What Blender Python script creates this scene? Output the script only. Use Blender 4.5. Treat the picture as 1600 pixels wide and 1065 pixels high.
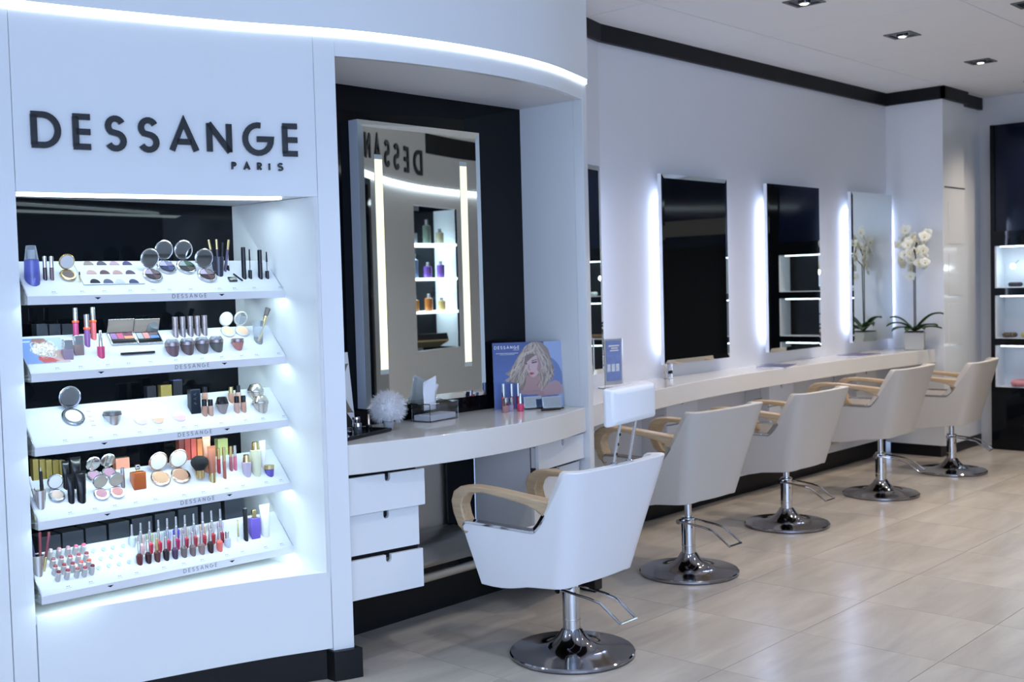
import bpy, bmesh, math, random
import numpy as np
from mathutils import Vector, Matrix, Euler
random.seed(7)
S = bpy.context.scene
for o in list(bpy.data.objects): bpy.data.objects.remove(o)
COL = S.collection
PI = math.pi

# ------------------------------------------------------------ camera, world, light, exposure
# World frame: X runs along the mirror wall, Y runs towards it, camera stands at the origin 1.55 m up.
F, CX, CY, H = 1766.0, 800.0, 532.5, 1.55
def _d(x, y):
    return Vector((x - CX, -(y - CY), -F)).normalized()
_X = _d(2450, 405); _Y = _d(-1092, 499); _Y = (_Y - _X * _X.dot(_Y)).normalized(); _Z = _X.cross(_Y)
ROT = Matrix((_X, _Y, _Z))
CAM = Vector((0, 0, H))
cd = bpy.data.cameras.new('camera'); cd.sensor_width = 36; cd.lens = F / 1600 * 36
cd.clip_start = .05; cd.clip_end = 100
cd.dof.use_dof = True; cd.dof.focus_distance = 4.3; cd.dof.aperture_fstop = 4.0
cam = bpy.data.objects.new('camera', cd); COL.objects.link(cam)
cam.matrix_world = Matrix.Translation(CAM) @ ROT.to_4x4()
S.camera = cam

w = bpy.data.worlds.new('world'); S.world = w; w.use_nodes = True
w.node_tree.nodes['Background'].inputs[0].default_value = (.42, .60, 1, 1)
w.node_tree.nodes['Background'].inputs[1].default_value = 2.25
S.view_settings.view_transform = 'Standard'; S.view_settings.look = 'None'
S.view_settings.gamma = 1; S.view_settings.use_curve_mapping = False
S.view_settings.exposure = 0.27
S.cycles.use_denoising = True
S.cycles.max_bounces = 10; S.cycles.transparent_max_bounces = 12
S.cycles.sample_clamp_indirect = 6
S.cycles.caustics_reflective = True; S.cycles.caustics_refractive = True

def area_light(name, loc, rot, sx, sy, power, color):
    l = bpy.data.lights.new(name, 'AREA'); l.shape = 'RECTANGLE'; l.size = sx; l.size_y = sy
    l.energy = power; l.color = color
    o = bpy.data.objects.new(name, l); COL.objects.link(o); o.location = loc; o.rotation_euler = rot
    return o
# added blue fill light, out of view behind the camera, brightening the facade
area_light('facade_fill_light', (-1.2, -2.6, 1.9), (math.radians(84), 0, math.radians(-18)), 4.2, 2.0, 78, (.54, .73, 1))
# ------------------------------------------------------------ helpers
def ray(px, py):
    return ROT @ Vector((px - CX, -(py - CY), -F))
def at(px, py, x=None, y=None, z=None):
    r = ray(px, py)
    t = (x - CAM.x) / r.x if x is not None else (y - CAM.y) / r.y if y is not None else (z - CAM.z) / r.z
    return CAM + r * t
def mpp(p):      # metres per photo pixel at p
    return -(ROT.transposed() @ (Vector(p) - CAM)).z / F

class MB:
    def __init__(s): s.v = []; s.f = []
    def add(s, vs, fs, m=None):
        b = len(s.v)
        s.v += [tuple(m @ Vector(p)) if m else tuple(p) for p in vs]
        s.f += [tuple(b + i for i in f) for f in fs]
        return s
    def box(s, x0, x1, y0, y1, z0, z1, m=None):
        vs = [(x, y, z) for z in (z0, z1) for y in (y0, y1) for x in (x0, x1)]
        return s.add(vs, [(0, 2, 3, 1), (4, 5, 7, 6), (0, 1, 5, 4), (2, 6, 7, 3), (0, 4, 6, 2), (1, 3, 7, 5)], m)
    def lathe(s, prof, n=20, m=None, slope=None, sx=1.0, sy=1.0):
        vs, fs = [], []
        for j, (r, z) in enumerate(prof):
            for i in range(n):
                a = 2 * PI * i / n; x = r * math.cos(a) * sx; y = r * math.sin(a) * sy
                vs.append((x, y, z + (slope * y if slope and j <= 1 and z < 1e-4 else 0)))
        for j in range(len(prof) - 1):
            for i in range(n):
                k = (i + 1) % n
                fs.append((j * n + i, j * n + k, (j + 1) * n + k, (j + 1) * n + i))
        if prof[0][0] > 1e-6: fs.append(tuple(range(n))[::-1])
        if prof[-1][0] > 1e-6: fs.append(tuple((len(prof) - 1) * n + i for i in range(n)))
        return s.add(vs, fs, m)
    def loft(s, rings, cap=True, m=None, closed=True):
        n = len(rings[0]); vs = [p for r in rings for p in r]; fs = []
        for j in range(len(rings) - 1):
            for i in range(n if closed else n - 1):
                k = (i + 1) % n
                fs.append((j * n + i, j * n + k, (j + 1) * n + k, (j + 1) * n + i))
        if cap and closed: fs += [tuple(range(n))[::-1], tuple((len(rings) - 1) * n + i for i in range(n))]
        return s.add(vs, fs, m)
    def tube(s, pts, r, n=10, m=None, closed=False):
        pts = [Vector(p) for p in pts]; rings = []
        up = Vector((0, 0, 1))
        N = len(pts)
        for i, p in enumerate(pts):
            if closed: t = (pts[(i + 1) % N] - pts[i - 1])
            else: t = (pts[min(i + 1, N - 1)] - pts[max(i - 1, 0)])
            t.normalize()
            a = up if abs(t.dot(up)) < .95 else Vector((1, 0, 0)) if i == 0 or True else up
            u = t.cross(a).normalized(); v = u.cross(t)
            if i and (u.dot(pu) < 0): u = -u; v = u.cross(t)
            pu = u
            rr = r[i] if isinstance(r, (list, tuple)) else r
            rings.append([p + (u * math.cos(2 * PI * k / n) + v * math.sin(2 * PI * k / n)) * rr for k in range(n)])
        if closed: rings.append(rings[0]); return s.loft(rings, cap=False, m=m)
        return s.loft(rings, m=m)
    def prism(s, poly, a0, a1, axis='z', m=None):
        n = len(poly)
        def P(p, a):
            return (p[0], p[1], a) if axis == 'z' else (a, p[0], p[1]) if axis == 'x' else (p[0], a, p[1])
        vs = [P(p, a0) for p in poly] + [P(p, a1) for p in poly]
        fs = [tuple(range(n))[::-1], tuple(n + i for i in range(n))] + [(i, (i + 1) % n, n + (i + 1) % n, n + i) for i in range(n)]
        return s.add(vs, fs, m)
    def ball(s, c, r, n=12, k=8, sc=(1, 1, 1)):
        prof = [(max(1e-7, r * math.sin(PI * j / k)), -r * math.cos(PI * j / k)) for j in range(k + 1)]
        return s.lathe(prof, n, Matrix.Translation(c) @ Matrix.Diagonal((sc[0], sc[1], sc[2], 1)))
    def build(s, name, mat, parent=None, loc=None, rot=None, bevel=0, smooth=True, seg=2, fix=True, kind=None, label=None):
        me = bpy.data.meshes.new(name); me.from_pydata(s.v, [], s.f); me.update()
        if fix:
            bm = bmesh.new(); bm.from_mesh(me)
            bmesh.ops.remove_doubles(bm, verts=bm.verts, dist=1e-6)
            bmesh.ops.recalc_face_normals(bm, faces=bm.faces); bm.to_mesh(me); bm.free()
        if smooth:
            for p in me.polygons: p.use_smooth = True
            me.set_sharp_from_angle(angle=math.radians(35))
        me.materials.append(mat)
        o = bpy.data.objects.new(name, me); COL.objects.link(o)
        if parent: o.parent = parent
        if loc is not None: o.location = loc
        if rot is not None: o.rotation_euler = rot
        if bevel:
            b = o.modifiers.new('bevel', 'BEVEL'); b.width = bevel; b.segments = seg; b.limit_method = 'ANGLE'; b.angle_limit = .6
        if kind: o['kind'] = kind
        if label: o['label'] = label
        return o

def tag(o, label, cat, group=None):
    o['label'] = label; o['category'] = cat
    if group: o['group'] = group
    return o
def thing(name, label, cat, loc=(0, 0, 0), rot=(0, 0, 0), group=None):
    o = bpy.data.objects.new(name, None); COL.objects.link(o); o.location = loc; o.rotation_euler = rot
    o.empty_display_size = .05
    return tag(o, label, cat, group)
def struct(name, loc=(0, 0, 0)):
    o = bpy.data.objects.new(name, None); COL.objects.link(o); o.location = loc; o['kind'] = 'structure'; return o
def copy_tree(o, parent=None):
    c = o.copy(); COL.objects.link(c)
    if parent: c.parent = parent
    for ch in list(o.children): copy_tree(ch, c)
    return c

# ------------------------------------------------------------ materials
MATS = {}
def mat(name, col, rough=.5, metal=0, emit=None, es=0, trans=0, coat=0, ior=1.45, noise=0, nscale=8, bump=0, alpha=1, sheen=0, spec=None):
    if name in MATS: return MATS[name]
    m = bpy.data.materials.new(name); m.use_nodes = True; nt = m.node_tree; b = nt.nodes['Principled BSDF']
    b.inputs['Base Color'].default_value = (*col, 1); b.inputs['Roughness'].default_value = rough
    b.inputs['Metallic'].default_value = metal; b.inputs['IOR'].default_value = ior
    b.inputs['Transmission Weight'].default_value = trans; b.inputs['Coat Weight'].default_value = coat
    b.inputs['Coat Roughness'].default_value = .03; b.inputs['Alpha'].default_value = alpha
    b.inputs['Sheen Weight'].default_value = sheen
    if spec is not None: b.inputs['Specular IOR Level'].default_value = spec
    if emit: b.inputs['Emission Color'].default_value = (*emit, 1); b.inputs['Emission Strength'].default_value = es
    if noise or bump:
        tc = nt.nodes.new('ShaderNodeTexCoord'); n = nt.nodes.new('ShaderNodeTexNoise'); n.inputs['Scale'].default_value = nscale
        n.inputs['Detail'].default_value = 4
        nt.links.new(tc.outputs['Object'], n.inputs['Vector'])
        if noise:
            mx = nt.nodes.new('ShaderNodeMix'); mx.data_type = 'RGBA'
            mx.inputs[6].default_value = (*[c * (1 - noise) for c in col], 1); mx.inputs[7].default_value = (*[min(1, c * (1 + noise)) for c in col], 1)
            nt.links.new(n.outputs['Fac'], mx.inputs[0]); nt.links.new(mx.outputs[2], b.inputs['Base Color'])
        if bump:
            bp = nt.nodes.new('ShaderNodeBump'); bp.inputs['Strength'].default_value = bump; bp.inputs['Distance'].default_value = .002
            nt.links.new(n.outputs['Fac'], bp.inputs['Height']); nt.links.new(bp.outputs[0], b.inputs['Normal'])
    MATS[name] = m
    return m
def srgb(r, g, b):
    return tuple(((c / 255) / 12.92 if c / 255 <= .04045 else ((c / 255 + .055) / 1.055) ** 2.4) for c in (r, g, b))

gloss_white = mat('glossy white lacquer', (.80, .81, .82), .16, noise=.015, nscale=1.2)
satin_white = mat('satin white paint', (.74, .74, .75), .45, noise=.02, nscale=1.5)
wall_white = mat('mirror wall white lacquer', (.72, .73, .76), .22, noise=.02, nscale=.8)
ceil_white = mat('ceiling board', (.87, .88, .89), .8, noise=.02, nscale=2)
counter_white = mat('polished white counter', (.78, .76, .73), .08, noise=.02, nscale=3)
black_gloss = mat('black back-painted glass', (.003, .004, .006), .05, spec=.22)
black_satin = mat('black satin laminate', (.008, .008, .009), .35, spec=.3)
black_trim = mat('black cornice', (.008, .008, .010), .5, spec=.3)
mirror_m = mat('silvered mirror', (.80, .84, .82), .0, 1)
chrome = mat('polished chrome', (.60, .61, .63), .07, 1)
dark_chrome = mat('dark polished chrome disc', (.34, .34, .37), .09, 1, noise=.1, nscale=4)
steel = mat('brushed steel', (.66, .64, .60), .36, 1, noise=.06, nscale=3)
wood = None
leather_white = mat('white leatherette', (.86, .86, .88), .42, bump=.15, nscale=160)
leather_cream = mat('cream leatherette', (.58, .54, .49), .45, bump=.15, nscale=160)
letter_black = mat('black acrylic letter', (.006, .006, .008), .3)
led_cold = mat('cold LED diffuser', (.8, .9, 1), .4, emit=(.82, .93, 1), es=4.5)
led_shelf = mat('shelf LED diffuser', (.8, .9, 1), .4, emit=(.72, .94, 1), es=21)
led_blue = mat('backlight LED', (.7, .8, 1), .4, emit=(.60, .70, 1), es=16)
led_warm = mat('frosted lit strip', (.9, .9, .7), .5, emit=(1, .91, .46), es=.80)
frost = mat('frosted glass', (.45, .48, .44), .4)
silver = mat('bright silver plastic', (.72, .71, .70), .16, 1)
gold = mat('pale gold metal', (.72, .56, .26), .2, 1)
rosegold = mat('rose gold', (.80, .60, .48), .2, 1)
taupe = mat('taupe metal', (.36, .30, .30), .28, .7)
blackpl = mat('black plastic', (.01, .01, .012), .2)
whitepl = mat('white plastic', (.8, .8, .82), .3)
glass = mat('clear acrylic', (.93, .95, .97), .02, trans=1, ior=1.45)
def pan(c, n=None): return mat('pressed powder %d %d %d' % c, srgb(*c), .75)
def lac(c): return mat('lacquer %d %d %d' % c, srgb(*c), .08, coat=.5)

def wood_mat():
    m = bpy.data.materials.new('light oak'); m.use_nodes = True; nt = m.node_tree; b = nt.nodes['Principled BSDF']
    tc = nt.nodes.new('ShaderNodeTexCoord'); mp = nt.nodes.new('ShaderNodeMapping'); mp.inputs['Scale'].default_value = (60, 5, 60)
    n = nt.nodes.new('ShaderNodeTexNoise'); n.inputs['Scale'].default_value = 1.5; n.inputs['Detail'].default_value = 6
    cr = nt.nodes.new('ShaderNodeValToRGB'); cr.color_ramp.elements[0].position = .3; cr.color_ramp.elements[1].position = .75
    cr.color_ramp.elements[0].color = (.44, .31, .18, 1); cr.color_ramp.elements[1].color = (.56, .41, .26, 1)
    nt.links.new(tc.outputs['Object'], mp.inputs[0]); nt.links.new(mp.outputs[0], n.inputs['Vector'])
    nt.links.new(n.outputs['Fac'], cr.inputs[0]); nt.links.new(cr.outputs[0], b.inputs['Base Color']); b.inputs['Roughness'].default_value = .38
    return m
wood = wood_mat()
def tile_mat():
    m = bpy.data.materials.new('polished travertine tile'); m.use_nodes = True; nt = m.node_tree; b = nt.nodes['Principled BSDF']
    g = nt.nodes.new('ShaderNodeNewGeometry'); oi = nt.nodes.new('ShaderNodeObjectInfo')
    mp = nt.nodes.new('ShaderNodeMapping'); mp.inputs['Scale'].default_value = (.75, 3.6, 1); mp.inputs['Rotation'].default_value = (0, 0, .12)
    ad = nt.nodes.new('ShaderNodeVectorMath'); ad.operation = 'ADD'
    sc = nt.nodes.new('ShaderNodeMath'); sc.operation = 'MULTIPLY'; sc.inputs[1].default_value = 9
    nt.links.new(g.outputs['Position'], mp.inputs[0]); nt.links.new(oi.outputs['Random'], sc.inputs[0])
    nt.links.new(mp.outputs[0], ad.inputs[0]); nt.links.new(sc.outputs[0], ad.inputs[1])
    n = nt.nodes.new('ShaderNodeTexNoise'); n.inputs['Scale'].default_value = 1.3; n.inputs['Detail'].default_value = 7; n.inputs['Roughness'].default_value = .6
    n.inputs['Distortion'].default_value = .6
    nt.links.new(ad.outputs[0], n.inputs['Vector'])
    cr = nt.nodes.new('ShaderNodeValToRGB'); e = cr.color_ramp.elements; e[0].position = .3; e[1].position = .7
    e[0].color = (.40, .36, .32, 1); e[1].color = (.54, .49, .43, 1)
    nt.links.new(n.outputs['Fac'], cr.inputs[0]); nt.links.new(cr.outputs[0], b.inputs['Base Color'])
    rr = nt.nodes.new('ShaderNodeMapRange'); rr.inputs[3].default_value = .16; rr.inputs[4].default_value = .3
    nt.links.new(n.outputs['Fac'], rr.inputs[0]); nt.links.new(rr.outputs[0], b.inputs['Roughness'])
    return m
tile = tile_mat()
grout = mat('grey tile grout', (.26, .24, .22), .8, noise=.1, nscale=20)

# ------------------------------------------------------------ facade curve (plan of the curved white wall unit)
FX = [.3, 1.2, 1.7, 2.2, 2.5, 2.77, 2.9, 3.2, 3.6, 4.0, 4.46]
FY = [4.0, 3.97, 3.92, 3.79, 3.69, 3.575, 3.53, 3.465, 3.435, 3.475, 3.615]
def _spline(xs, ys):
    n = len(xs); m = []
    for i in range(n):
        if i == 0: m.append((ys[1] - ys[0]) / (xs[1] - xs[0]))
        elif i == n - 1: m.append((ys[-1] - ys[-2]) / (xs[-1] - xs[-2]))
        else: m.append(((ys[i] - ys[i - 1]) / (xs[i] - xs[i - 1]) + (ys[i + 1] - ys[i]) / (xs[i + 1] - xs[i])) / 2)
    def f(x):
        i = max(0, min(n - 2, next((k for k in range(n - 1) if x <= xs[k + 1]), n - 2)))
        h = xs[i + 1] - xs[i]; t = (x - xs[i]) / h
        return ((2 * t**3 - 3 * t**2 + 1) * ys[i] + (t**3 - 2 * t**2 + t) * h * m[i] + (-2 * t**3 + 3 * t**2) * ys[i + 1] + (t**3 - t**2) * h * m[i + 1])
    return f
W = _spline(FX, FY)
def slope_of(f, x, e=.01): return (f(x + e) - f(x - e)) / (2 * e)
def curved_slab(mb, f, xa, xb, z0, z1, front=0.0, thick=.03, step=.04):
    n = max(1, int(round((xb - xa) / step))); rings = []
    for i in range(n + 1):
        x = xa + (xb - xa) * i / n; s = slope_of(f, x); nx, ny = -s / math.hypot(1, s), 1 / math.hypot(1, s)
        y = f(x); a = (x - nx * front, y - ny * front); b = (x + nx * thick, y + ny * thick)
        if i in (0, n): a = (x, y - front); b = (x, y + thick)
        rings.append([(a[0], a[1], z0), (b[0], b[1], z0), (b[0], b[1], z1), (a[0], a[1], z1)])
    return mb.loft(rings)
def fac_at(px, py):      # point of the facade seen at a photo pixel
    lo, hi = .3, 4.46
    r = ray(px, py); k = r.y / r.x
    for _ in range(50):
        mid = (lo + hi) / 2
        if W(mid) / mid > k: lo = mid
        else: hi = mid
    x = (lo + hi) / 2; t = x / r.x
    return Vector((x, W(x), H + r.z * t))

# ------------------------------------------------------------ stroke letters
def arc(cx, cy, rx, ry, a0, a1, n=12):
    return [(cx + rx * math.cos(math.radians(a0 + (a1 - a0) * i / n)), cy + ry * math.sin(math.radians(a0 + (a1 - a0) * i / n))) for i in range(n + 1)]
LET = {
 'D': (.80, [[(0, 1), (0, 0)], [(-.09, 1)] + arc(.30, .5, .5, .5, 90, -90, 16) + [(-.09, 0)]]),
 'E': (.46, [[(0, 1), (0, 0)], [(-.09, 1), (.5, 1)], [(0, .5), (.5, .5)], [(-.09, 0), (.5, 0)]]),
 'S': (.56, [arc(.28, .745, .26, .255, 25, 250, 12)[:-1] + arc(.28, .245, .28, .26, 72, -155, 12)]),
 'A': (.86, [[(0, 0), (.43, 1.02), (.86, 0)], [(.16, .31), (.70, .31)]]),
 'N': (.66, [[(0, 0), (0, 1)], [(-.02, 1.0), (.68, 0)], [(.66, 0), (.66, 1)]]),
 'G': (.98, [arc(.49, .5, .49, .5, 78, 360, 18) + [(.44, .5)]]),
 'P': (.42, [[(0, 0), (0, 1)], [(-.09, 1)] + arc(.2, .76, .24, .24, 90, -90, 8) + [(-.0, .52)]]),
 'R': (.44, [[(0, 0), (0, 1)], [(-.09, 1)] + arc(.2, .76, .24, .24, 90, -90, 8) + [(-.0, .52)], [(.16, .52), (.46, 0)]]),
 'I': (.02, [[(0, 0), (0, 1)]]),
}
def ribbon(mb, pts, th, d0, d1, tf):
    n = len(pts); P = [Vector(p) for p in pts]; L, Rr = [], []
    for i in range(n):
        a = (P[i] - P[i - 1]).normalized() if i else None; b = (P[i + 1] - P[i]).normalized() if i < n - 1 else None
        if a is None: t = b; k = 1
        elif b is None: t = a; k = 1
        else:
            t = (a + b)
            t = t.normalized() if t.length > 1e-4 else a
            k = min(2.2, 1 / max(.3, t.dot(a)))
        nn = Vector((-t.y, t.x)) * th / 2 * k; L.append(P[i] + nn); Rr.append(P[i] - nn)
    rings = [[tf(L[i], d0), tf(Rr[i], d0), tf(Rr[i], d1), tf(L[i], d1)] for i in range(n)]
    mb.loft(rings)
def letter(mb, ch, h, th, d0, d1, tf, stretch=1.0):
    hh = h - th
    for pl in LET[ch][1]:
        ribbon(mb, [(th / 2 + x * hh * stretch, th / 2 + y * hh) for x, y in pl], th, d0, d1, tf)
def word(mb, s, h, th, gap, d0, d1, tf, x0=0):
    x = x0
    for ch in s:
        letter(mb, ch, h, th, d0, d1, (lambda ox: (lambda p, d: tf(Vector((p.x + ox, p.y)), d)))(x))
        x += LET[ch][0] * (h - th) + th + gap
    return x
def word_len(s, h, th, gap): return sum(LET[c][0] * (h - th) + th + gap for c in s) - gap

# ============================================================ SETTING
CZ = 3.14; WY = 4.36; EX = 10.45
# floor
fl = MB().box(-3.2, EX + .2, -3.4, 4.7, -.12, -.004).build('floor', grout, smooth=False); fl['kind'] = 'structure'
TP = .625
tm = MB().box(-TP / 2 + .0012, TP / 2 - .0012, -TP / 2 + .0012, TP / 2 - .0012, -.004, 0).build('tile', tile, fl, smooth=False)
tile_me = tm.data; first = True
for i in range(-11, 10):
    for j in range(-9, 4):
        x = 4.43 + (i + .5) * TP; y = 2.455 + (j + .5) * TP
        if x < -3 or x > EX + .1 or y > 4.6 or y < -3.2: continue
        if first: o = tm; first = False
        else: o = bpy.data.objects.new('tile', tile_me); COL.objects.link(o); o.parent = fl
        o.location = (x, y, 0)
# ceiling with boards
ce = MB().box(-3.2, EX + .2, -3.4, 4.7, CZ + .008, CZ + .1).build('ceiling', black_satin, smooth=False); ce['kind'] = 'structure'
pw, pd = 1.345, 1.245
cm = MB().box(-pw / 2 + .003, pw / 2 - .003, -pd / 2 + .003, pd / 2 - .003, 0, .01)
co = None
DL = [(5.97, 3.22), (7.28, 3.22), (8.64, 3.22), (9.90, 3.22), (7.05, 2.33), (8.9, 2.33), (4.9, 2.33), (3.0, 2.33), (1.2, 2.33), (3.9, 1.0), (6.2, .9), (8.4, .9), (1.5, .6), (-.5, .9)]
for i in range(-7, 5):
    for j in range(-6, 1):
        x = 5.30 + (i + .5) * pw; y = 3.835 + (j + .5) * pd
        if x < -3.2 or y < -3.4 or x - pw / 2 > EX + .15: continue
        if co is None:
            co = cm.build('ceiling_board', ceil_white, ce, smooth=False); o = co
        else:
            o = bpy.data.objects.new('ceiling_board', co.data); COL.objects.link(o); o.parent = ce
        o.location = (x, y, CZ)

# mirror wall (back) with angled piece
wb = struct('wall_back')
BEND = 5.5
MB().box(BEND, EX, WY, WY + .12, .14, CZ).build('wall_panel', wall_white, wb, smooth=False)
a0 = Vector((4.3, WY - .30 * 1.2)); 
MB().prism([(4.3, WY - .30), (BEND, WY), (BEND, WY + .12), (4.3, WY + .12)], .14, CZ).build('wall_panel', wall_white, wb, smooth=False)
MB().box(4.5, 9.5, WY + .03, WY + .1, 0, .14).build('plinth', black_satin, wb, smooth=False)
# cornice
tr = struct('trim_1')
MB().box(BEND, 9.5, WY - .03, WY, CZ - .105, CZ).build('cornice_board', black_trim, tr, smooth=False)
MB().prism([(4.47, WY - .03 - .26), (BEND, WY - .03), (BEND, WY), (4.47, WY - .26)], CZ - .105, CZ).build('cornice_board', black_trim, tr, smooth=False)
CFY = 3.86
MB().box(9.46, 9.49, CFY - .03, WY, CZ - .105, CZ).build('cornice_board', black_trim, tr, smooth=False)
MB().box(9.46, 9.99, CFY - .03, CFY, CZ - .105, CZ).build('cornice_board', black_trim, tr, smooth=False)
MB().box(9.96, EX, CFY + .02, CFY + .05, CZ - .105, CZ).build('cornice_board', black_trim, tr, smooth=False)
# column at the end of the mirror wall
colm = struct('wall_column')
MB().box(9.5, 9.96, CFY, WY + .05, .10, CZ).build('column_panel', gloss_white, colm, smooth=False, bevel=.004)
MB().box(9.955, EX, CFY + .05, WY + .05, .10, CZ).build('column_panel', gloss_white, colm, smooth=False, bevel=.004)
MB().box(9.53, EX, CFY + .05, WY, 0, .10).build('plinth', black_satin, colm, smooth=False)
MB().box(9.53, 9.96, CFY - .006, CFY, 2.30, 2.306).build('panel_seam', black_satin, colm, smooth=False)
for zz in (.95, 1.38, 1.82):
    MB().box(9.60, 9.90, CFY - .003, CFY, zz, zz + .36).build('access_panel', gloss_white, colm, smooth=False, bevel=.002)
# end wall
we = struct('wall_right')
MB().box(EX, EX + .12, -3.4, WY + .1, 2.86, CZ).build('wall_panel', satin_white, we, smooth=False)
MB().box(EX, EX + .12, 3.74, WY + .1, 0, 2.86).build('wall_panel', satin_white, we, smooth=False)
# opposite wall and a rear corner wall behind the photographer, leaving the street front open
wo = struct('wall_front')
MB().box(3.6, EX + .1, -3.42, -3.3, 0, CZ).build('wall_panel', satin_white, wo, smooth=False)
MB().box(-3.2, 3.6, -3.42, -3.3, 2.8, CZ).build('wall_panel', satin_white, wo, smooth=False)
wl = struct('wall_left')
MB().box(-3.3, -3.2, .4, 4.6, 0, CZ).build('wall_panel', satin_white, wl, smooth=False)
MB().box(-3.3, .29, 4.02, 4.12, 0, CZ).build('wall_panel', satin_white, wl, smooth=False)

# ---------------- curved facade of the display wall
fa = struct('wall_display')
ND0, ND1 = 1.705, 2.745; NZ0, NZ1 = .44, 1.925        # display niche
V0, V1 = 2.825, 4.405; VZ1 = 2.476                      # vanity niche
SZ0, SZ1 = 2.556, 2.580
def fpan(name, xa, xb, z0, z1, m=gloss_white, front=0, thick=.03, bevel=.0015):
    return curved_slab(MB(), W, xa, xb, z0, z1, front, thick).build(name, m, fa, bevel=bevel)
fpan('bulkhead', .3, 4.47, SZ1, CZ, front=.008)
fpan('facade_panel', .3, 1.625, .13, SZ0)
fpan('facade_panel', 1.628, ND0, .13, SZ0)
fpan('facade_panel', ND0 + .002, ND1 - .002, NZ1, SZ0)
fpan('facade_panel', ND0 + .004, ND1 - .003, .13, NZ0)
fpan('pilaster', ND1, V0, .12, SZ0)
fpan('facade_panel', V0 + .001, V1, VZ1, SZ0)
fpan('pilaster', V1, 4.46, .12, SZ0, thick=.06)
fpan('plinth', .3, ND1, 0, .128, black_satin, front=-.03, thick=.05)
fpan('plinth', ND1 - .01, V0 + .02, 0, .12, black_satin, front=.02, thick=.10)
fpan('plinth', V1 - .02, 4.48, 0, .12, black_satin, front=.02, thick=.38)
fpan('top_cap', 1.6, 4.45, SZ0 - .012, SZ0 - .001, satin_white, front=-.04, thick=.09)
# display niche lining
MB().box(ND1 - .018, ND1 + .0, W(ND1) + .005, 4.16, NZ0 - .02, NZ1).build('niche_side', gloss_white, fa, smooth=False)
MB().box(ND0 - .03, ND0 - .01, W(ND0) + .005, 4.16, NZ0 - .02, NZ1).build('niche_side', gloss_white, fa, smooth=False)
MB().box(ND0 - .03, ND1, 4.16, 4.18, NZ0 - .02, NZ1 + .03).build('niche_back', black_gloss, fa, smooth=False)
curved = MB().prism([(ND0, 4.16)] + [(ND0 + (ND1 - ND0) * i / 12, W(ND0 + (ND1 - ND0) * i / 12) + .004) for i in range(13)] + [(ND1, 4.16)], NZ0 - .03, NZ0 - .002)
curved.build('niche_floor', gloss_white, fa, smooth=False)
MB().prism([(ND0, 4.16)] + [(ND0 + (ND1 - ND0) * i / 12, W(ND0 + (ND1 - ND0) * i / 12) + .004) for i in range(13)] + [(ND1, 4.16)], NZ1 + .002, NZ1 + .03).build('niche_ceiling', satin_white, fa, smooth=False)
# vanity niche lining
VB = 4.02
MB().box(V1, V1 + .02, W(V1) + .061, VB + .1, .10, VZ1 + .02).build('niche_side', gloss_white, fa, smooth=False)
MB().box(V0 - .03, V0 - .005, W(V0) + .02, VB + .1, .10, VZ1 + .02).build('niche_side', gloss_white, fa, smooth=False)
MB().box(V0 - .02, V1 + .01, VB, VB + .02, .93, VZ1 + .02).build('niche_back', black_gloss, fa, smooth=False)
MB().prism([(V0, VB)] + [(V0 + (V1 - V0) * i / 16, W(V0 + (V1 - V0) * i / 16) + .004) for i in range(17)] + [(V1, VB)], VZ1 + .001, VZ1 + .03).build('niche_ceiling', satin_white, fa, smooth=False)
# side return of the unit towards the mirror wall
MB().box(4.44, 4.462, 3.66, 4.2, .12, CZ).build('facade_panel', gloss_white, fa, smooth=False)
ls = curved_slab(MB(), W, .3, 4.455, SZ0, SZ1, .008, .02).build('light_strip', led_cold)
tag(ls, 'long curved white LED light strip running under the bulkhead', 'light')

# ---------------- big sign
sign = thing('wall_sign', 'large black DESSANGE PARIS lettering on the curved white wall', 'sign', fac_at(250, 215))
so = sign.location.copy()
def sign_letters(word_px, top_l, top_r, h, th, z_fn):
    pass
BIG = [('D', 47.5, 95), ('E', 113, 144), ('S', 163, 197), ('S', 214.5, 248), ('A', 263, 310), ('N', 322, 361.5), ('G', 378, 427), ('E', 440, 466.5)]
SM = [('P', 361, 368.3), ('A', 379.5, 390.5), ('R', 401, 408.5), ('I', 419, 421), ('S', 433, 442)]
def put_letter(ch, pa, pb, y, z0, h, th):
    A = fac_at(pa, y); B = fac_at(pb, y)
    ux = Vector((B.x - A.x, B.y - A.y)); wd = ux.length; ux.normalize(); nn = Vector((ux.y, -ux.x))
    base = LET[ch][0] * (h - th)
    st = (wd - th) / base if ch != 'I' else 1
    def tf(p, d):
        return (A.x + ux.x * p.x + nn.x * d - so.x, A.y + ux.y * p.x + nn.y * d - so.y, z0 + p.y - so.z)
    mb = MB(); letter(mb, ch, h, th, .001, .012, tf, st)
    mb.build('letter', letter_black, sign, smooth=False)
for ch, a, b in BIG: put_letter(ch, a, b, 215, 2.078, .127, .0215)
for ch, a, b in SM: put_letter(ch, a, b, 260, 2.022, .031, .0062)

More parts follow.
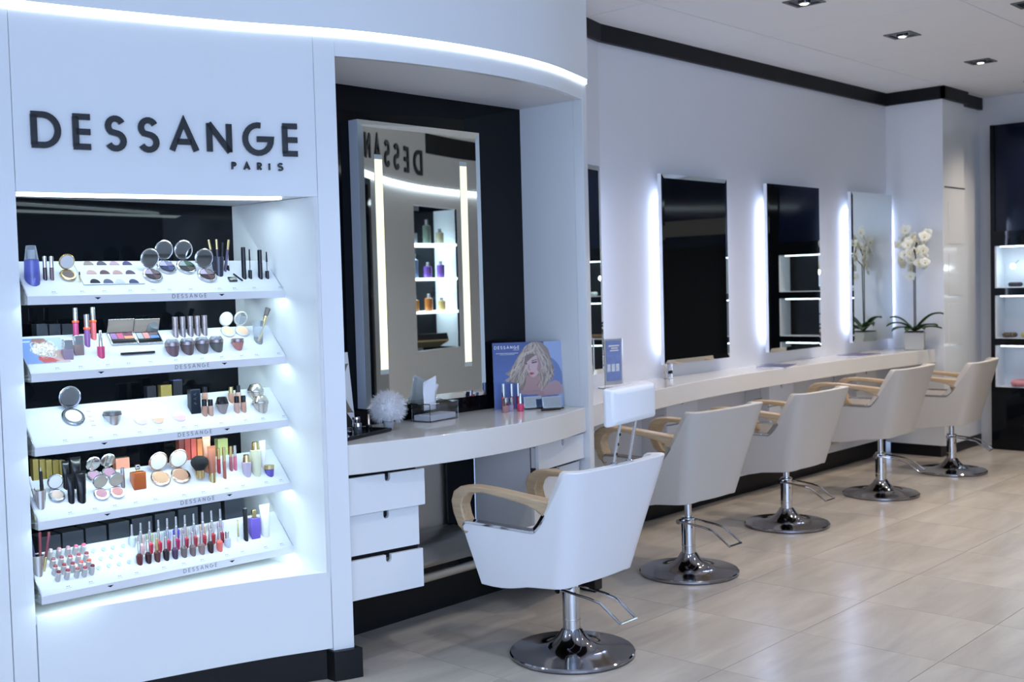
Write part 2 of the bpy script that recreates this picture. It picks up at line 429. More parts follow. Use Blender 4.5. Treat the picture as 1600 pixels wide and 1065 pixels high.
# ============================================================ DISPLAY SHELVES
SHZ = [1.533, 1.266, 1.009, .7505, .489]
SL, SR = Vector((1.708, 3.872)), Vector((2.722, 3.800))
ush = (SR - SL).normalized(); nsh = Vector((-ush.y, ush.x))
LIP = .030; DEP = .135; RISE = .125; LEN = (SR - SL).length
def tray_pt(i, px, py, up=0):
    z0 = SHZ[i] + LIP; r = ray(px, py)
    # plane: z = z0 + RISE/DEP * dot((p-SL), nsh)
    k = RISE / DEP
    # CAM.z + r.z t = z0 + k*((r.xy t - SL).nsh)
    t = (z0 - k * SL.dot(nsh) - CAM.z) / (r.z - k * (r.x * nsh.x + r.y * nsh.y))
    return CAM + r * t
tilt = math.atan2(RISE, DEP)
yaw = math.atan2(ush.y, ush.x)
TN = (Matrix.Rotation(yaw, 3, 'Z') @ Vector((0, -math.sin(tilt), math.cos(tilt))))
ordn = ['top', 'second', 'third', 'fourth', 'bottom']
tray_white = mat('satin white acrylic tray', (.74, .76, .80), .3)
for i, z in enumerate(SHZ):
    sh = thing('display_shelf', f'{ordn[i]} tilted white cosmetics display shelf with DESSANGE on its front edge', 'shelf', (SL.x, SL.y, z), (0, 0, yaw), 'tilted display shelves in the lit niche')
    MB().prism([(0, 0), (.004, 0), (DEP, RISE - .004), (DEP, RISE)] if False else [(0, LIP - .004), (DEP, LIP + RISE - .004), (DEP, LIP + RISE), (0, LIP)], 0, LEN, 'x').build('tray', tray_white, sh, smooth=False, bevel=.001)
    MB().box(0, LEN, -.004, .003, 0, LIP).build('front_edge', whitepl, sh, smooth=False, bevel=.001)
    for xx in (-.0, LEN - .004):
        MB().prism([(0, 0), (DEP + .0, .0), (DEP, LIP + RISE), (0, LIP)], xx, xx + .004, 'x').build('side_cheek', glass, sh, smooth=False)
    MB().box(.01, LEN - .01, .004, .018, .001, .008).build('led_strip', led_shelf, sh, smooth=False)
    MB().box(0, LEN, DEP, .27, .0, .006).build('stock_deck', black_satin if i != 4 else black_satin, sh, smooth=False)
    wl_ = word_len('DESSANGE', .0155, .0019, .0075)
    mb = MB(); x0 = .60 - wl_ / 2
    word(mb, 'DESSANGE', .0155, .0019, .0075, .0042, .0048, lambda p, d: (p.x, -d, .010 + p.y), x0)
    mb.build('lettering', mat('grey lettering', (.20, .21, .22), .5), sh, smooth=False)
    for xx in (.245, .735):
        MB().prism([(xx - .012, .021), (xx + .012, .021), (xx, .014)], -.0052, -.0042, 'y').build('arrow_mark', blackpl, sh, smooth=False)
    # price lettering printed small on the tray foot
    mb = MB(); rnd = random.Random(i + 3)
    for xx in [.10 + .088 * k for k in range(11)]:
        xx += rnd.uniform(-.02, .02)
        k = RISE / DEP
        def q(x0, x1, y0, y1):
            mb.add([(x0, y0, LIP + k * y0 + .0006), (x1, y0, LIP + k * y0 + .0006), (x1, y1, LIP + k * y1 + .0006), (x0, y1, LIP + k * y1 + .0006)], [(0, 1, 2, 3)])
        q(xx, xx + .006, .013, .0155); q(xx + .008, xx + .013, .013, .0155); q(xx - .004, xx + .018, .0085, .0093)
    mb.build('price_marks', mat('pale grey print', (.25, .26, .3), .6), sh, smooth=False, kind='stuff')
# niche ceiling light
nl = curved_slab(MB(), W, 1.74, 2.64, NZ1 - .008, NZ1 - .001, -.05, .085).build('niche_light', mat('niche LED', (.8, .9, 1), .4, emit=(.74, .93, 1), es=6))
tag(nl, 'thin cold white light bar under the top of the display niche', 'light')
# LED dots along the front edges (their rows reflect in the black back glass)
for k_, (xx, yy) in enumerate(((ND0 + .01, W(ND0) + .06),)):
    pass

# ============================================================ PRODUCTS
def place(i, px, py):
    p = tray_pt(i, px, py); return p
def upright(i, name, label, cat, px, yt, yb, wpx, segs, group=None, lean=0, sq=False, leanx=0, parts_n=18):
    """segs: (name, z0 frac, z1 frac, radius factor at z0, radius factor at z1, material) from the bottom up"""
    p = place(i, px, yb); m = mpp(p); Hh = (yb - yt) * m; R0 = wpx * m / 2
    p = p + Vector((nsh.x, nsh.y, 0)) * R0 * .5 + Vector((0, 0, R0 * .5 * RISE / DEP + .0006))
    t = thing(name, label, cat, p, (lean, leanx, yaw), group)
    for (n, f0, f1, r0, r1, mt) in segs:
        a, b = Hh * f0, Hh * f1
        if sq:
            w0, w1 = R0 * r0, R0 * r1
            rings = [[(-w0, -w0 * .7, a), (w0, -w0 * .7, a), (w0, w0 * .7, a), (-w0, w0 * .7, a)], [(-w1, -w1 * .7, b), (w1, -w1 * .7, b), (w1, w1 * .7, b), (-w1, w1 * .7, b)]]
            if f0 == 0:
                rings[0] = [(x, y, z + y * RISE / DEP) for x, y, z in rings[0]]
            MB().loft(rings).build(n, mt, t, bevel=R0 * .12)
        else:
            rr0, rr1 = R0 * r0, R0 * r1; e = min(.0012, (b - a) * .2)
            pr = [(rr0, a), (rr0, a + e * .01 if f0 == 0 else a + .00001), (rr1, b - e), (rr1 * .82, b)]
            if f0 == 0: MB().lathe(pr, parts_n, slope=RISE / DEP).build(n, mt, t)
            else: MB().lathe(pr, parts_n).build(n, mt, t)
    return t
def disc_sector(mb, r, z0, z1, a0, a1, n=14):
    pl = [(0, 0)] + [(r * math.cos(a0 + (a1 - a0) * k / n), r * math.sin(a0 + (a1 - a0) * k / n)) for k in range(n + 1)]
    mb.prism(pl, z0, z1)
def compact(i, label, px, py, rpx, shell, pans, lid='mirror', group=None, rlid=1.0, lid_tilt=12, name='powder_compact', yaw2=0.0):
    p = place(i, px, py); m = mpp(p); r = rpx * m
    t = thing(name, label, 'make-up', p + TN * .0006, (0, 0, 0), group)
    t.rotation_euler = (Matrix.Rotation(yaw + yaw2, 3, 'Z') @ Matrix.Rotation(tilt, 3, 'X')).to_euler()
    MB().lathe([(r * .9, 0), (r, .002), (r, .006), (r * .93, .0085), (r * .84, .0085)], 28).build('case', shell, t)
    if len(pans) == 1:
        MB().lathe([(r * .72, .0086), (r * .72, .0092), (r * .69, .0094)], 24).build('powder', pan(pans[0]), t)
    else:
        MB().lathe([(r * .82, .0086), (r * .82, .009)], 24).build('pan_tray', blackpl, t)
        q = [(PI / 2 + .05, PI - .05), (.05, PI / 2 - .05), (PI + .25, 1.5 * PI - .03), (1.5 * PI + .03, 2 * PI - .25)]
        for c, (a, b) in zip(pans, q):
            mb = MB(); disc_sector(mb, r * .76, .0091, .0098, a, b, 8); mb.build('powder', pan(c), t, smooth=False)
    if lid:
        up = tilt * 0 + math.radians(90) - tilt + math.radians(lid_tilt)   # lid stands near vertical
        L = MB().lathe([(r * rlid * .9, 0), (r * rlid, .0015), (r * rlid, .005), (r * rlid * .92, .007), (r * rlid * .86, .0065)], 28)
        lo = L.build('lid', shell, t)
        ang = math.radians(90) + math.radians(lid_tilt) - tilt   # rotation about x relative to the base, opening away
        mt = Matrix.Translation((0, r * .95, .008)) @ Matrix.Rotation(math.radians(180) - (math.radians(180) - ang) + 0, 4, 'X') @ Matrix.Translation((0, r * rlid, -.003))
        lo.matrix_local = mt
        MB().lathe([(r * rlid * .84, .0066), (r * rlid * .84, .0071)], 28).build('lid_mirror', mirror_m if lid == 'mirror' else whitepl if lid == 'white' else shell if lid == 'shell' else blackpl, lo)
    return t
def on_tray_box(i, name, label, cat, px, py, wpx, dpx, th, mt, group=None, rotz=0):
    """flat object lying on the tray"""
    p = place(i, px, py); m = mpp(p); w_, d_ = wpx * m, dpx * m
    t = thing(name, label, cat, p + TN * .0006, (0, 0, 0), group)
    t.rotation_euler = (Matrix.Rotation(yaw, 3, 'Z') @ Matrix.Rotation(tilt, 3, 'X') @ Matrix.Rotation(rotz, 3, 'Z')).to_euler()
    return t, w_, d_
def carton(i, label, px, py, wpx, hpx, mt, back=.06, group=None, flap=None, dep=.03):
    """carton standing on the dark deck behind the tray"""
    z0 = SHZ[i] + .0065
    c = Vector((SL.x, SL.y)) + nsh * (DEP + back); r = ray(px, py)
    t_ = c.dot(nsh) / (r.x * nsh.x + r.y * nsh.y); p = CAM + r * t_; m = mpp(p)
    topz = p.z + hpx * m / 2; w_ = wpx * m
    t = thing('carton', label, 'box', (p.x, p.y, z0), (0, 0, yaw), group)
    MB().box(-w_ / 2, w_ / 2, 0, dep, 0, topz - z0).build('carton_body', mt, t, bevel=.0008, smooth=False)
    if flap: MB().box(-w_ / 2 + .001, w_ / 2 - .001, .001, dep - .001, topz - z0, topz - z0 + .0015).build('lid_flap', flap, t, smooth=False)
    return t
def squeeze(i, label, px, yt, yb, wpx, body, cap, group=None, lean=0, name='squeeze_tube'):
    p = place(i, px, yb); m = mpp(p); Hh = (yb - yt) * m; R0 = wpx * m / 2
    p = p + Vector((nsh.x, nsh.y, 0)) * R0 * .5 + Vector((0, 0, R0 * .4))
    t = thing(name, label, 'tube', p, (0, 0, yaw), group); n = 18
    def ring(w_, d_, z, sl=0): return [(w_ * math.cos(2 * PI * k / n), d_ * math.sin(2 * PI * k / n), z + sl * d_ * math.sin(2 * PI * k / n)) for k in range(n)]
    MB().loft([ring(R0 * .78, R0 * .7, 0, .9), ring(R0 * .78, R0 * .7, Hh * .22)]).build('cap', cap, t)
    MB().loft([ring(R0 * .82, R0 * .78, Hh * .22), ring(R0 * .88, R0 * .7, Hh * .5), ring(R0 * .96, R0 * .35, Hh * .85), ring(R0, .0012, Hh * .92)]).build('tube_body', body, t)
    MB().box(-R0, R0, -.0012, .0012, Hh * .92, Hh).build('crimp', body, t, smooth=False)
    return t

# ---- shelf 1 (top)
t = upright(0, 'pump_bottle', 'clear pump bottle of violet-blue lotion at the left end of the top shelf', 'bottle', 53, 389, 442, 24,
   [('bottle', 0, .58, 1, .92, mat('violet lotion', srgb(120, 126, 215), .08, trans=.45)), ('overcap', .58, 1, .88, .62, mat('frosted clear cap', (.75, .82, .9), .15, trans=.75)), ('pump', .6, .86, .3, .3, whitepl)])
for k, x in enumerate((71.5, 82)):
    upright(0, 'lip_pencil', ('plum' if k == 0 else 'mauve') + ' lip colour with silver cap beside the pump bottle on the top shelf', 'lip colour', x, 402, 437, 6.6,
        [('barrel', 0, .5, 1, 1, lac((70, 50, 55) if k == 0 else (125, 95, 100))), ('cap', .5, 1, 1, 1, silver)], 'lip colours on the top shelf')
compact(0, 'gold-rimmed open compact with brown powder near the left end of the top shelf', 106, 431, 12.5, gold, [(128, 112, 105)], 'white', lid_tilt=18)
upright(0, 'applicator', 'tiny gold applicator leaning beside the gold compact', 'brush', 125, 425, 441, 2.2, [('handle', 0, .7, 1, 1, gold), ('tip', .7, 1, 1.2, .8, blackpl)])
tt, w_, d_ = on_tray_box(0, 'swatch_board', 'white board with twelve half-round eyeshadow swatches in three rows', 'make-up', 170.5, 427, 98, 52, .004, whitepl)
MB().box(-w_ / 2, w_ / 2, -.062, .062, 0, .003).build('board', tray_white, tt, bevel=.001)
sw = [[(150, 132, 125), (95, 85, 98), (185, 150, 165), (82, 72, 115)], [(200, 165, 160), (100, 78, 78), (190, 150, 145), (95, 80, 95)], [(45, 45, 55), (95, 100, 120), (200, 205, 212), (72, 78, 110)]]
for rI, (yy, xs) in enumerate(((413.5, (137.5, 158, 178, 198)), (427.5, (142.4, 163, 183, 203)), (441.5, (148, 168.5, 187, 208.5)))):
    for cI, xx in enumerate(xs):
        P = place(0, xx, yy); loc = tt.matrix_world if False else None
        inv = (Matrix.Translation(tt.location) @ tt.rotation_euler.to_matrix().to_4x4()).inverted(); q = inv @ P
        mb = MB(); rr = .0185
        mb.prism([(q.x + rr * math.cos(PI * k / 10), q.y - .006 + rr * 1.15 * math.sin(PI * k / 10)) for k in range(11)], .003, .0045)
        mb.build('swatch', pan(sw[rI][cI]), tt, smooth=False)
quads = [((238, 431), [(178, 160, 180), (105, 90, 92), (60, 55, 60), (95, 75, 78)], 'leftmost'), ((260, 418), [(170, 165, 205), (120, 118, 150), (55, 58, 90), (70, 75, 110)], 'second from left'),
         ((290.5, 418), [(150, 155, 155), (70, 95, 80), (55, 55, 60), (80, 75, 72)], 'third from left'), ((323, 431), [(180, 165, 185), (130, 115, 120), (62, 45, 50), (95, 70, 72)], 'rightmost')]
for (x, y), pc, nm in quads:
    compact(0, f'silver open eyeshadow quad, {nm} of the four on the top shelf', x, y, 15.5, silver, pc, 'mirror', 'eyeshadow quads on the top shelf', lid_tilt=8)
cup = upright(0, 'brush_cup', 'dark mirrored cup holding pencils on the top shelf', 'cup', 344, 405, 430, 18, [('cup', 0, 1, .8, 1, mat('smoked acrylic', (.05, .05, .07), .08, .3))])
for k, (x, yt, lx, mt_, capm) in enumerate(((336, 375, -.18, lac((60, 45, 70)), gold), (341.5, 375, -.03, lac((48, 38, 60)), gold), (347.5, 380, .05, blackpl, blackpl), (352.5, 375, .16, lac((90, 80, 110)), gold))):
    upright(0, 'eye_pencil', f'slim eye pencil, {["leftmost, leaning left", "second, gold tipped", "all black third", "rightmost, leaning right"][k]} in the dark cup', 'pencil', x + 0, yt, 424, 4.4, [('barrel', 0, .68, 1, 1, mt_), ('tip', .68, 1, 1, .9, capm)], 'eye pencils in the dark cup', leanx=lx)
upright(0, 'eyeshadow_brush', 'silver eyeshadow brush with black bristles beside the dark cup', 'brush', 357, 385, 422, 3.4, [('bristles', 0, .18, 1.4, 1, blackpl), ('handle', .18, 1, .9, .6, silver)])
tt, w_, d_ = on_tray_box(0, 'pocket_mirror', 'small square mirrored compact by the mascaras', 'make-up', 363, 437, 14, 12, .004, blackpl)
MB().box(-w_ / 2, w_ / 2, -.012, .012, 0, .005).build('case', blackpl, tt, bevel=.001); MB().box(-w_ / 2 + .003, w_ / 2 - .003, -.009, .009, .005, .0056).build('glass', mirror_m, tt)
tt, w_, d_ = on_tray_box(0, 'kohl_pencil', 'short black pencil lying slanted beside the square compact', 'pencil', 371.5, 434, 3, 20, .004, blackpl, rotz=.5)
MB().tube([(0, -.024, .003), (0, .024, .003)], .003).build('barrel', blackpl, tt)
for k, (x, xw) in enumerate(((380.5, 391), (406, 417.5))):
    upright(0, 'mascara', f'black mascara tube, {"left" if k == 0 else "right"} one of two on the top shelf', 'mascara', x + 2, 388 + 4 * k, 435, 7.4, [('tube', 0, .55, 1, 1, blackpl), ('cap', .55, 1, .96, .94, blackpl)], 'mascara tubes on the top shelf')
    upright(0, 'mascara_wand', f'black mascara wand right of the {"left" if k == 0 else "right"} mascara tube', 'brush', xw + 1, 391 + 4 * k, 435, 6.6, [('handle', 0, .26, .9, .9, blackpl), ('stem', .26, .6, .2, .2, blackpl), ('bristles', .6, 1, .45, .3, blackpl)], 'mascara wands on the top shelf')

# ---- printed picture painter (flat prints)
def polymask(U, V, poly):
    ins = np.zeros(U.shape, bool); n = len(poly)
    for k in range(n):
        x0, y0 = poly[k]; x1, y1 = poly[(k + 1) % n]
        c = ((y0 > V) != (y1 > V))
        with np.errstate(divide='ignore', invalid='ignore'):
            ins ^= c & (U < (x1 - x0) * (V - y0) / (y1 - y0 + 1e-12) + x0)
    return ins
def blend(img, msk, col, a=1.0):
    mk = (msk * a)[..., None]; img[:] = img * (1 - mk) + np.array(col) / 255 * mk
def portrait(nx, ny, strip=False):
    U, V = np.meshgrid(np.linspace(0, 1, nx), np.linspace(0, 1, ny))   # V up
    img = np.zeros((ny, nx, 3))
    rg = np.random.RandomState(5)
    if not strip:
        img[:] = np.array([50, 72, 135]) / 255; img += (1 - V)[..., None] * np.array([45, 50, 55]) / 255
        blend(img, (U > .74).astype(float), (150, 168, 205))
        blend(img, (((U - .74) / .26)**2 + ((V - .42) / .36)**2 < 1) & (U > .74), (100, 120, 170))
        T = lambda x, y: ((x - 195) / 640, 1 - (y - 150) / 680)
        # shoulder
        blend(img, polymask(U, V, [T(600, 680), T(650, 640), T(700, 585), T(760, 555), T(805, 575), T(835, 630), T(835, 700), T(600, 720)]), (176, 140, 140))
        blend(img, polymask(U, V, [T(440, 640), T(640, 640), T(660, 700), T(430, 690)]), (165, 130, 128))
        hair = [T(560, 152), T(500, 190), T(450, 260), T(400, 350), T(350, 440), T(300, 475), T(350, 500), T(290, 548), T(360, 560), T(420, 590), T(440, 650), T(520, 640), T(560, 660), T(640, 660), T(700, 590), T(755, 520), T(760, 440), T(735, 330), T(710, 230), T(665, 170), T(620, 152)]
        hm = polymask(U, V, hair); blend(img, hm, (138, 118, 104))
        blend(img, polymask(U, V, [T(500, 500), T(600, 500), T(640, 560), T(640, 660), T(450, 650), T(490, 580)]), (168, 132, 128))
        # waved strands
        for s in range(150):
            x0 = rg.uniform(480, 640); y0 = rg.uniform(155, 260); side = -1 if x0 < 560 else 1
            dx = rg.uniform(.35, 1.05) * side; ph = rg.uniform(0, 6); am = rg.uniform(8, 22); L = rg.uniform(240, 480)
            ts = np.linspace(0, 1, 110); light = rg.uniform(0, 1)
            c = (198, 182, 164) if light > .5 else (98, 80, 72) if light < .25 else (160, 142, 126)
            mk = np.zeros(U.shape)
            for t_ in ts:
                xx = x0 + (dx * 250 * t_ ** 1.3 if side < 0 else dx * 130 * math.sin(t_ * 2.2)) + am * t_ * math.sin(ph + t_ * 14); yy = y0 + L * t_
                u, v = T(xx, yy); ii = int(round(v * (ny - 1))); jj = int(round(u * (nx - 1)))
                if 0 <= ii < ny and 0 <= jj < nx: mk[ii, max(0, jj):jj + 2] = 1
            blend(img, mk * hm, c, .55)
        face = [T(505, 345), T(545, 300), T(600, 295), T(632, 340), T(640, 410), T(622, 470), T(590, 505), T(560, 520), T(535, 500), T(515, 465), T(497, 420), T(490, 375)]
        blend(img, polymask(U, V, face), (196, 166, 166))
        blend(img, polymask(U, V, [T(600, 300), T(636, 345), T(640, 420), T(618, 475), T(600, 440), T(612, 370)]), (160, 128, 126))
        blend(img, polymask(U, V, [T(490, 300), T(540, 270), T(600, 285), T(560, 310), T(505, 360), T(488, 390)]), (120, 98, 88))
        blend(img, polymask(U, V, [T(548, 362), T(600, 352), T(608, 364), T(560, 376)]), (62, 48, 56))
        blend(img, polymask(U, V, [T(545, 345), T(600, 332), T(606, 338), T(560, 352)]), (110, 84, 78))
        blend(img, polymask(U, V, [T(492, 372), T(512, 366), T(510, 380), T(494, 384)]), (70, 52, 58))
        blend(img, polymask(U, V, [T(520, 380), T(530, 385), T(532, 432), T(548, 440), T(530, 446), T(514, 436)]), (172, 138, 136))
        blend(img, polymask(U, V, [T(525, 470), T(548, 466), T(575, 472), T(562, 488), T(540, 494)]), (158, 42, 58))
        # long lock over the brow
        for k in range(18):
            mk = np.zeros(U.shape)
            for t_ in np.linspace(0, 1, 90):
                xx = 600 - k * 3 - 190 * t_ ** 1.2 - 60 * math.sin(t_ * 3); yy = 170 + k * 5 + 260 * t_ + 25 * math.sin(t_ * 9 + k * .2)
                u, v = T(xx, yy); ii = int(round(v * (ny - 1))); jj = int(round(u * (nx - 1)))
                if 0 <= ii < ny and 0 <= jj < nx: mk[ii, jj:jj + 2] = 1
            blend(img, mk, (208, 192, 172) if k % 3 else (150, 128, 108), .6)
    else:
        img[:] = np.array([120, 150, 205]) / 255; img += (V * .0)[..., None]
        blend(img, (U > .55).astype(float), (225, 232, 240), .6)
        blend(img, polymask(U, V, [(.35, 1), (.6, 1), (.75, .72), (.6, .6), (.35, .7), (.3, .85)]), (150, 110, 100))
        blend(img, ((U - .52)**2 / .075 + (V - .52)**2 / .055 < 1), (232, 228, 222))
        blend(img, polymask(U, V, [(.6, .5), (.95, .5), (1, 0), (.8, 0), (.62, .2)]), (205, 168, 160))
        blend(img, polymask(U, V, [(.32, .26), (.42, .3), (.62, .2), (.78, .03), (.4, .02), (.33, .12)]), (196, 60, 64))
        blend(img, polymask(U, V, [(.0, .86), (.28, .86), (.28, .9), (0, .9)]), (235, 238, 250), .8)
        for s in range(60):
            x0, y0 = rg.uniform(.3, .75), rg.uniform(.3, .75); r_ = rg.uniform(.03, .1); c = (250, 248, 244) if rg.rand() > .4 else (180, 168, 150)
            d = np.abs(np.hypot(U - x0, (V - y0) * .7) - r_); blend(img, (d < .008), c, .7)
    return np.clip(img, 0, 1)
def print_grid(name, parent, w_, h_, img, z=0, m=None):
    ny, nx = img.shape[:2]
    vs = [((i / (nx - 1) - .5) * w_, z, (j / (ny - 1)) * h_) for j in range(ny) for i in range(nx)]
    fs = [(j * nx + i, j * nx + i + 1, (j + 1) * nx + i + 1, (j + 1) * nx + i) for j in range(ny - 1) for i in range(nx - 1)]
    me = bpy.data.meshes.new(name); me.from_pydata(vs, [], fs)
    ca = me.color_attributes.new('print', 'FLOAT_COLOR', 'POINT')
    lin = np.where(img <= .04045, img / 12.92, ((img + .055) / 1.055) ** 2.4)
    buf = np.ones((ny * nx, 4), np.float32); buf[:, :3] = lin.reshape(-1, 3); ca.data.foreach_set('color', buf.ravel())
    if 'print' not in MATS:
        mm = bpy.data.materials.new('printed card'); mm.use_nodes = True; a = mm.node_tree.nodes.new('ShaderNodeVertexColor'); a.layer_name = 'print'
        b = mm.node_tree.nodes['Principled BSDF']; mm.node_tree.links.new(a.outputs[0], b.inputs['Base Color']); b.inputs['Roughness'].default_value = .35
        MATS['print'] = mm
    me.materials.append(MATS['print']); o = bpy.data.objects.new(name, me); COL.objects.link(o); o.parent = parent
    return o

# ---- shelf 2
p0 = place(1, 68, 548); t = thing('picture_card', 'blue picture card of blonde curls and a red shape lying on the second shelf', 'poster', p0 + TN * .001)
t.rotation_euler = (Matrix.Rotation(yaw, 3, 'Z') @ Matrix.Rotation(tilt, 3, 'X') @ Matrix.Rotation(-PI / 2, 3, 'X')).to_euler()
g_ = print_grid('print', t, .155, .125, portrait(46, 38, True)); g_.location = (0, -.0008, -.062)
MB().box(-.0775, .0775, 0, .001, -.062, .063).build('card', whitepl, t, smooth=False)
for k, (x, yt, yb, c, nm) in enumerate(((119, 483, 530, (196, 70, 122), 'pink'), (137, 493, 541, (140, 84, 150), 'purple'), (146.5, 482, 530, (226, 110, 112), 'coral'))):
    upright(1, 'lip_gloss', f'{nm} lip gloss with orange collar and silver cap on the second shelf', 'lip gloss', x + 1, yt, yb, 10, [('tube', 0, .5, .86, .92, lac(c)), ('collar', .5, .58, 1.08, 1.08, lac((238, 96, 50))), ('cap', .58, 1, .82, .8, silver)], 'lip glosses on the second shelf')
for k, (x, yt, yb, c, nm) in enumerate(((107.5, 534, 561, (165, 145, 165), 'mauve'), (124, 527, 554, (150, 128, 128), 'taupe'))):
    upright(1, 'nail_polish', f'square-capped {nm} nail polish in front of the lip glosses', 'nail polish', x, yt, yb, 15.5, [('bottle', 0, .42, 1, 1, lac(c)), ('cap', .42, 1, .95, .9, silver)], 'square-capped polishes on the second shelf', sq=True)
upright(1, 'nail_polish', 'bright pink nail polish with tall silver cap on the second shelf', 'nail polish', 159.5, 519, 558, 12.5, [('bottle', 0, .36, .9, .95, lac((222, 72, 122))), ('cap', .36, 1, .5, .34, silver)])
def palette(i, label, px, py, wpx, cols, group):
    p = place(i, px, py); m = mpp(p); w_ = wpx * m; d_ = w_ * .62
    t = thing('eyeshadow_palette', label, 'make-up', p + TN * .0006, (0, 0, 0), group)
    t.rotation_euler = (Matrix.Rotation(yaw, 3, 'Z') @ Matrix.Rotation(tilt, 3, 'X')).to_euler()
    MB().box(-w_ / 2, w_ / 2, -d_ / 2, d_ / 2, 0, .008).build('case', silver, t, bevel=.0015)
    MB().box(-w_ * .45, w_ * .45, -d_ * .42, d_ * .42, .0081, .0088).build('pan_tray', blackpl, t)
    cells = [(-.42, -.20, -.1, .38), (-.17, .05, -.1, .38), (.08, .42, .16, .38), (.08, .42, -.1, .12)]
    for c, (x0, x1, y0, y1) in zip(cols, cells):
        MB().box(x0 * w_, x1 * w_, y0 * d_, y1 * d_, .0088, .0095).build('powder', pan(c), t)
    L = MB().box(-w_ / 2, w_ / 2, 0, d_ * .86, 0, .004).build('lid', silver, t, bevel=.001)
    L.matrix_local = Matrix.Translation((0, d_ / 2, .008)) @ Matrix.Rotation(math.radians(68), 4, 'X')
    MB().box(-w_ * .46, w_ * .46, .003, d_ * .8, .004, .0046).build('lid_mirror', mirror_m, L)
    return t
palette(1, 'open silver palette with violet, rose and orange eyeshadows', 190.5, 530, 42, [(140, 105, 150), (185, 85, 115), (110, 62, 80), (225, 140, 110)], 'open palettes on the second shelf')
palette(1, 'open silver palette with grey, coral and blue eyeshadows', 231, 529, 41, [(160, 160, 165), (215, 130, 125), (105, 80, 85), (88, 125, 205)], 'open palettes on the second shelf')
tt, w_, d_ = on_tray_box(1, 'eye_pencil', 'black pencil lying in front of the open palettes', 'pencil', 215, 552.5, 55, 4, .004, blackpl)
MB().tube([(-w_ / 2, 0, .0045), (w_ / 2, 0, .0045)], .0045, 12).build('barrel', blackpl, tt)
ptn = ['leftmost', 'second from left', 'middle', 'fourth from left', 'rightmost']
for k, x in enumerate((275.5, 287, 299, 310, 321)):
    upright(1, 'foundation_stick', f'taupe metal make-up stick, {ptn[k]} of the row of five', 'make-up', x, 497 - k * .6, 526 - k * .8, 9.4, [('base', 0, .45, 1, 1, taupe), ('cap', .45, 1, .97, .95, taupe)], 'taupe sticks on the second shelf')
jn = ['leftmost', 'second from left', 'third from left', 'rightmost']
clearb = mat('tinted clear jar', (.72, .76, .86), .08, trans=.6)
for k, x in enumerate((272, 295.5, 318.5, 341)):
    upright(1, 'cream_jar', f'brown-banded cream jar, {jn[k]} of the four below the taupe sticks', 'jar', x, 535 - k * 1.6, 554 - k * 2.2, 23, [('jar', 0, .42, .82, .96, mat('jar shade %d' % k, srgb(120 - k * 5, 96 + k * 3, 100), .25)), ('lid', .42, .72, 1, 1, taupe), ('dome', .72, 1, .96, .7, clearb)], 'cream jars on the second shelf')
for k, (x, y) in enumerate(((355.5, 519), (378, 518))):
    compact(1, f'round cream compact with beige powder, {"left" if k == 0 else "right"} one on the second shelf', x, y, 11.5, mat('pearl shell', (.75, .72, .68), .25, .3), [(222, 184, 152)], 'white' if k == 0 else 'mirror', 'cream compacts on the second shelf', lid_tilt=15)
upright(1, 'cream_jar', 'low half-round pot with pink cream below the cream compacts', 'jar', 374, 533, 546, 20, [('jar', 0, .6, .7, 1, mat('pink pot', srgb(190, 130, 122), .25)), ('lid', .6, 1, 1, 1, taupe)])
upright(1, 'cosmetic_holder', 'clear oval holder with the big brush on the second shelf', 'holder', 406, 505, 536, 17, [('cup', 0, 1, .8, 1, mat('pale acrylic', (.8, .85, .9), .05, trans=.8))])
upright(1, 'powder_brush', 'large grey-bristled brush with gold handle leaning right on the second shelf', 'brush', 405, 480, 534, 7, [('handle', 0, .7, .45, .75, gold), ('ferrule', .7, .76, .8, .9, gold), ('bristles', .76, 1, .95, 1.25, mat('grey bristles', (.10, .09, .09), .8))], leanx=.36)

# ---- shelf 3
compact(2, 'large black-rimmed open compact with white powder at the left of the third shelf', 114, 652, 17.5, mat('smoked chrome', (.45, .47, .5), .15, 1), [(226, 236, 238)], 'mirror', lid_tilt=2)
for k, (x, y) in enumerate(((138, 642), (140.5, 649.5), (143.5, 657), (146, 664))):
    tt, w_, d_ = on_tray_box(2, 'shade_chip', f'tiny pale shade chip, {jn[k].replace("leftmost", "top").replace("rightmost", "bottom").replace(" from left", " from the top")} of the column beside the black compact', 'make-up', x, y, 6, 3, .002, whitepl, 'pale shade chips')
    MB().box(-w_ / 2, w_ / 2, -.004, .004, 0, .0015).build('chip', pan((214, 205, 198)), tt)
t = upright(2, 'powder_compact', 'dark half-round compact lying closed on the third shelf', 'make-up', 179, 649, 661, 29, [('base', 0, .5, .75, 1, silver), ('lid', .5, 1, 1, .92, mat('smoke grey lid', (.16, .15, .15), .2, .3))])
for k, (x, y, r, c, nm) in enumerate(((220, 656, 11, (222, 200, 188), 'beige'), (246, 654, 11, (224, 186, 158), 'apricot'), (280, 650, 11.5, (228, 190, 198), 'pink'))):
    tt, w_, d_ = on_tray_box(2, 'powder_disc', f'round {nm} powder swatch on the third shelf', 'make-up', x, y, r * 2, r * 2, .003, whitepl, 'round powder swatches on the third shelf')
    MB().lathe([(w_ / 2, 0), (w_ / 2, .002), (w_ * .48, .0025)], 28).build('disc', pan((236, 232, 236)), tt)
    MB().prism([(w_ * .45 * math.cos(PI + PI * q / 14), w_ * .45 * math.sin(PI + PI * q / 14)) for q in range(15)], .0025, .0032).build('powder', pan(c), tt)
tt = upright(2, 'carton', 'black carton with pale script standing in front on the third shelf', 'box', 306, 612, 645, 17, [('carton_body', 0, 1, 1, 1, mat('dark carton', (.012, .018, .03), .3))], sq=True)
mb = MB(); 
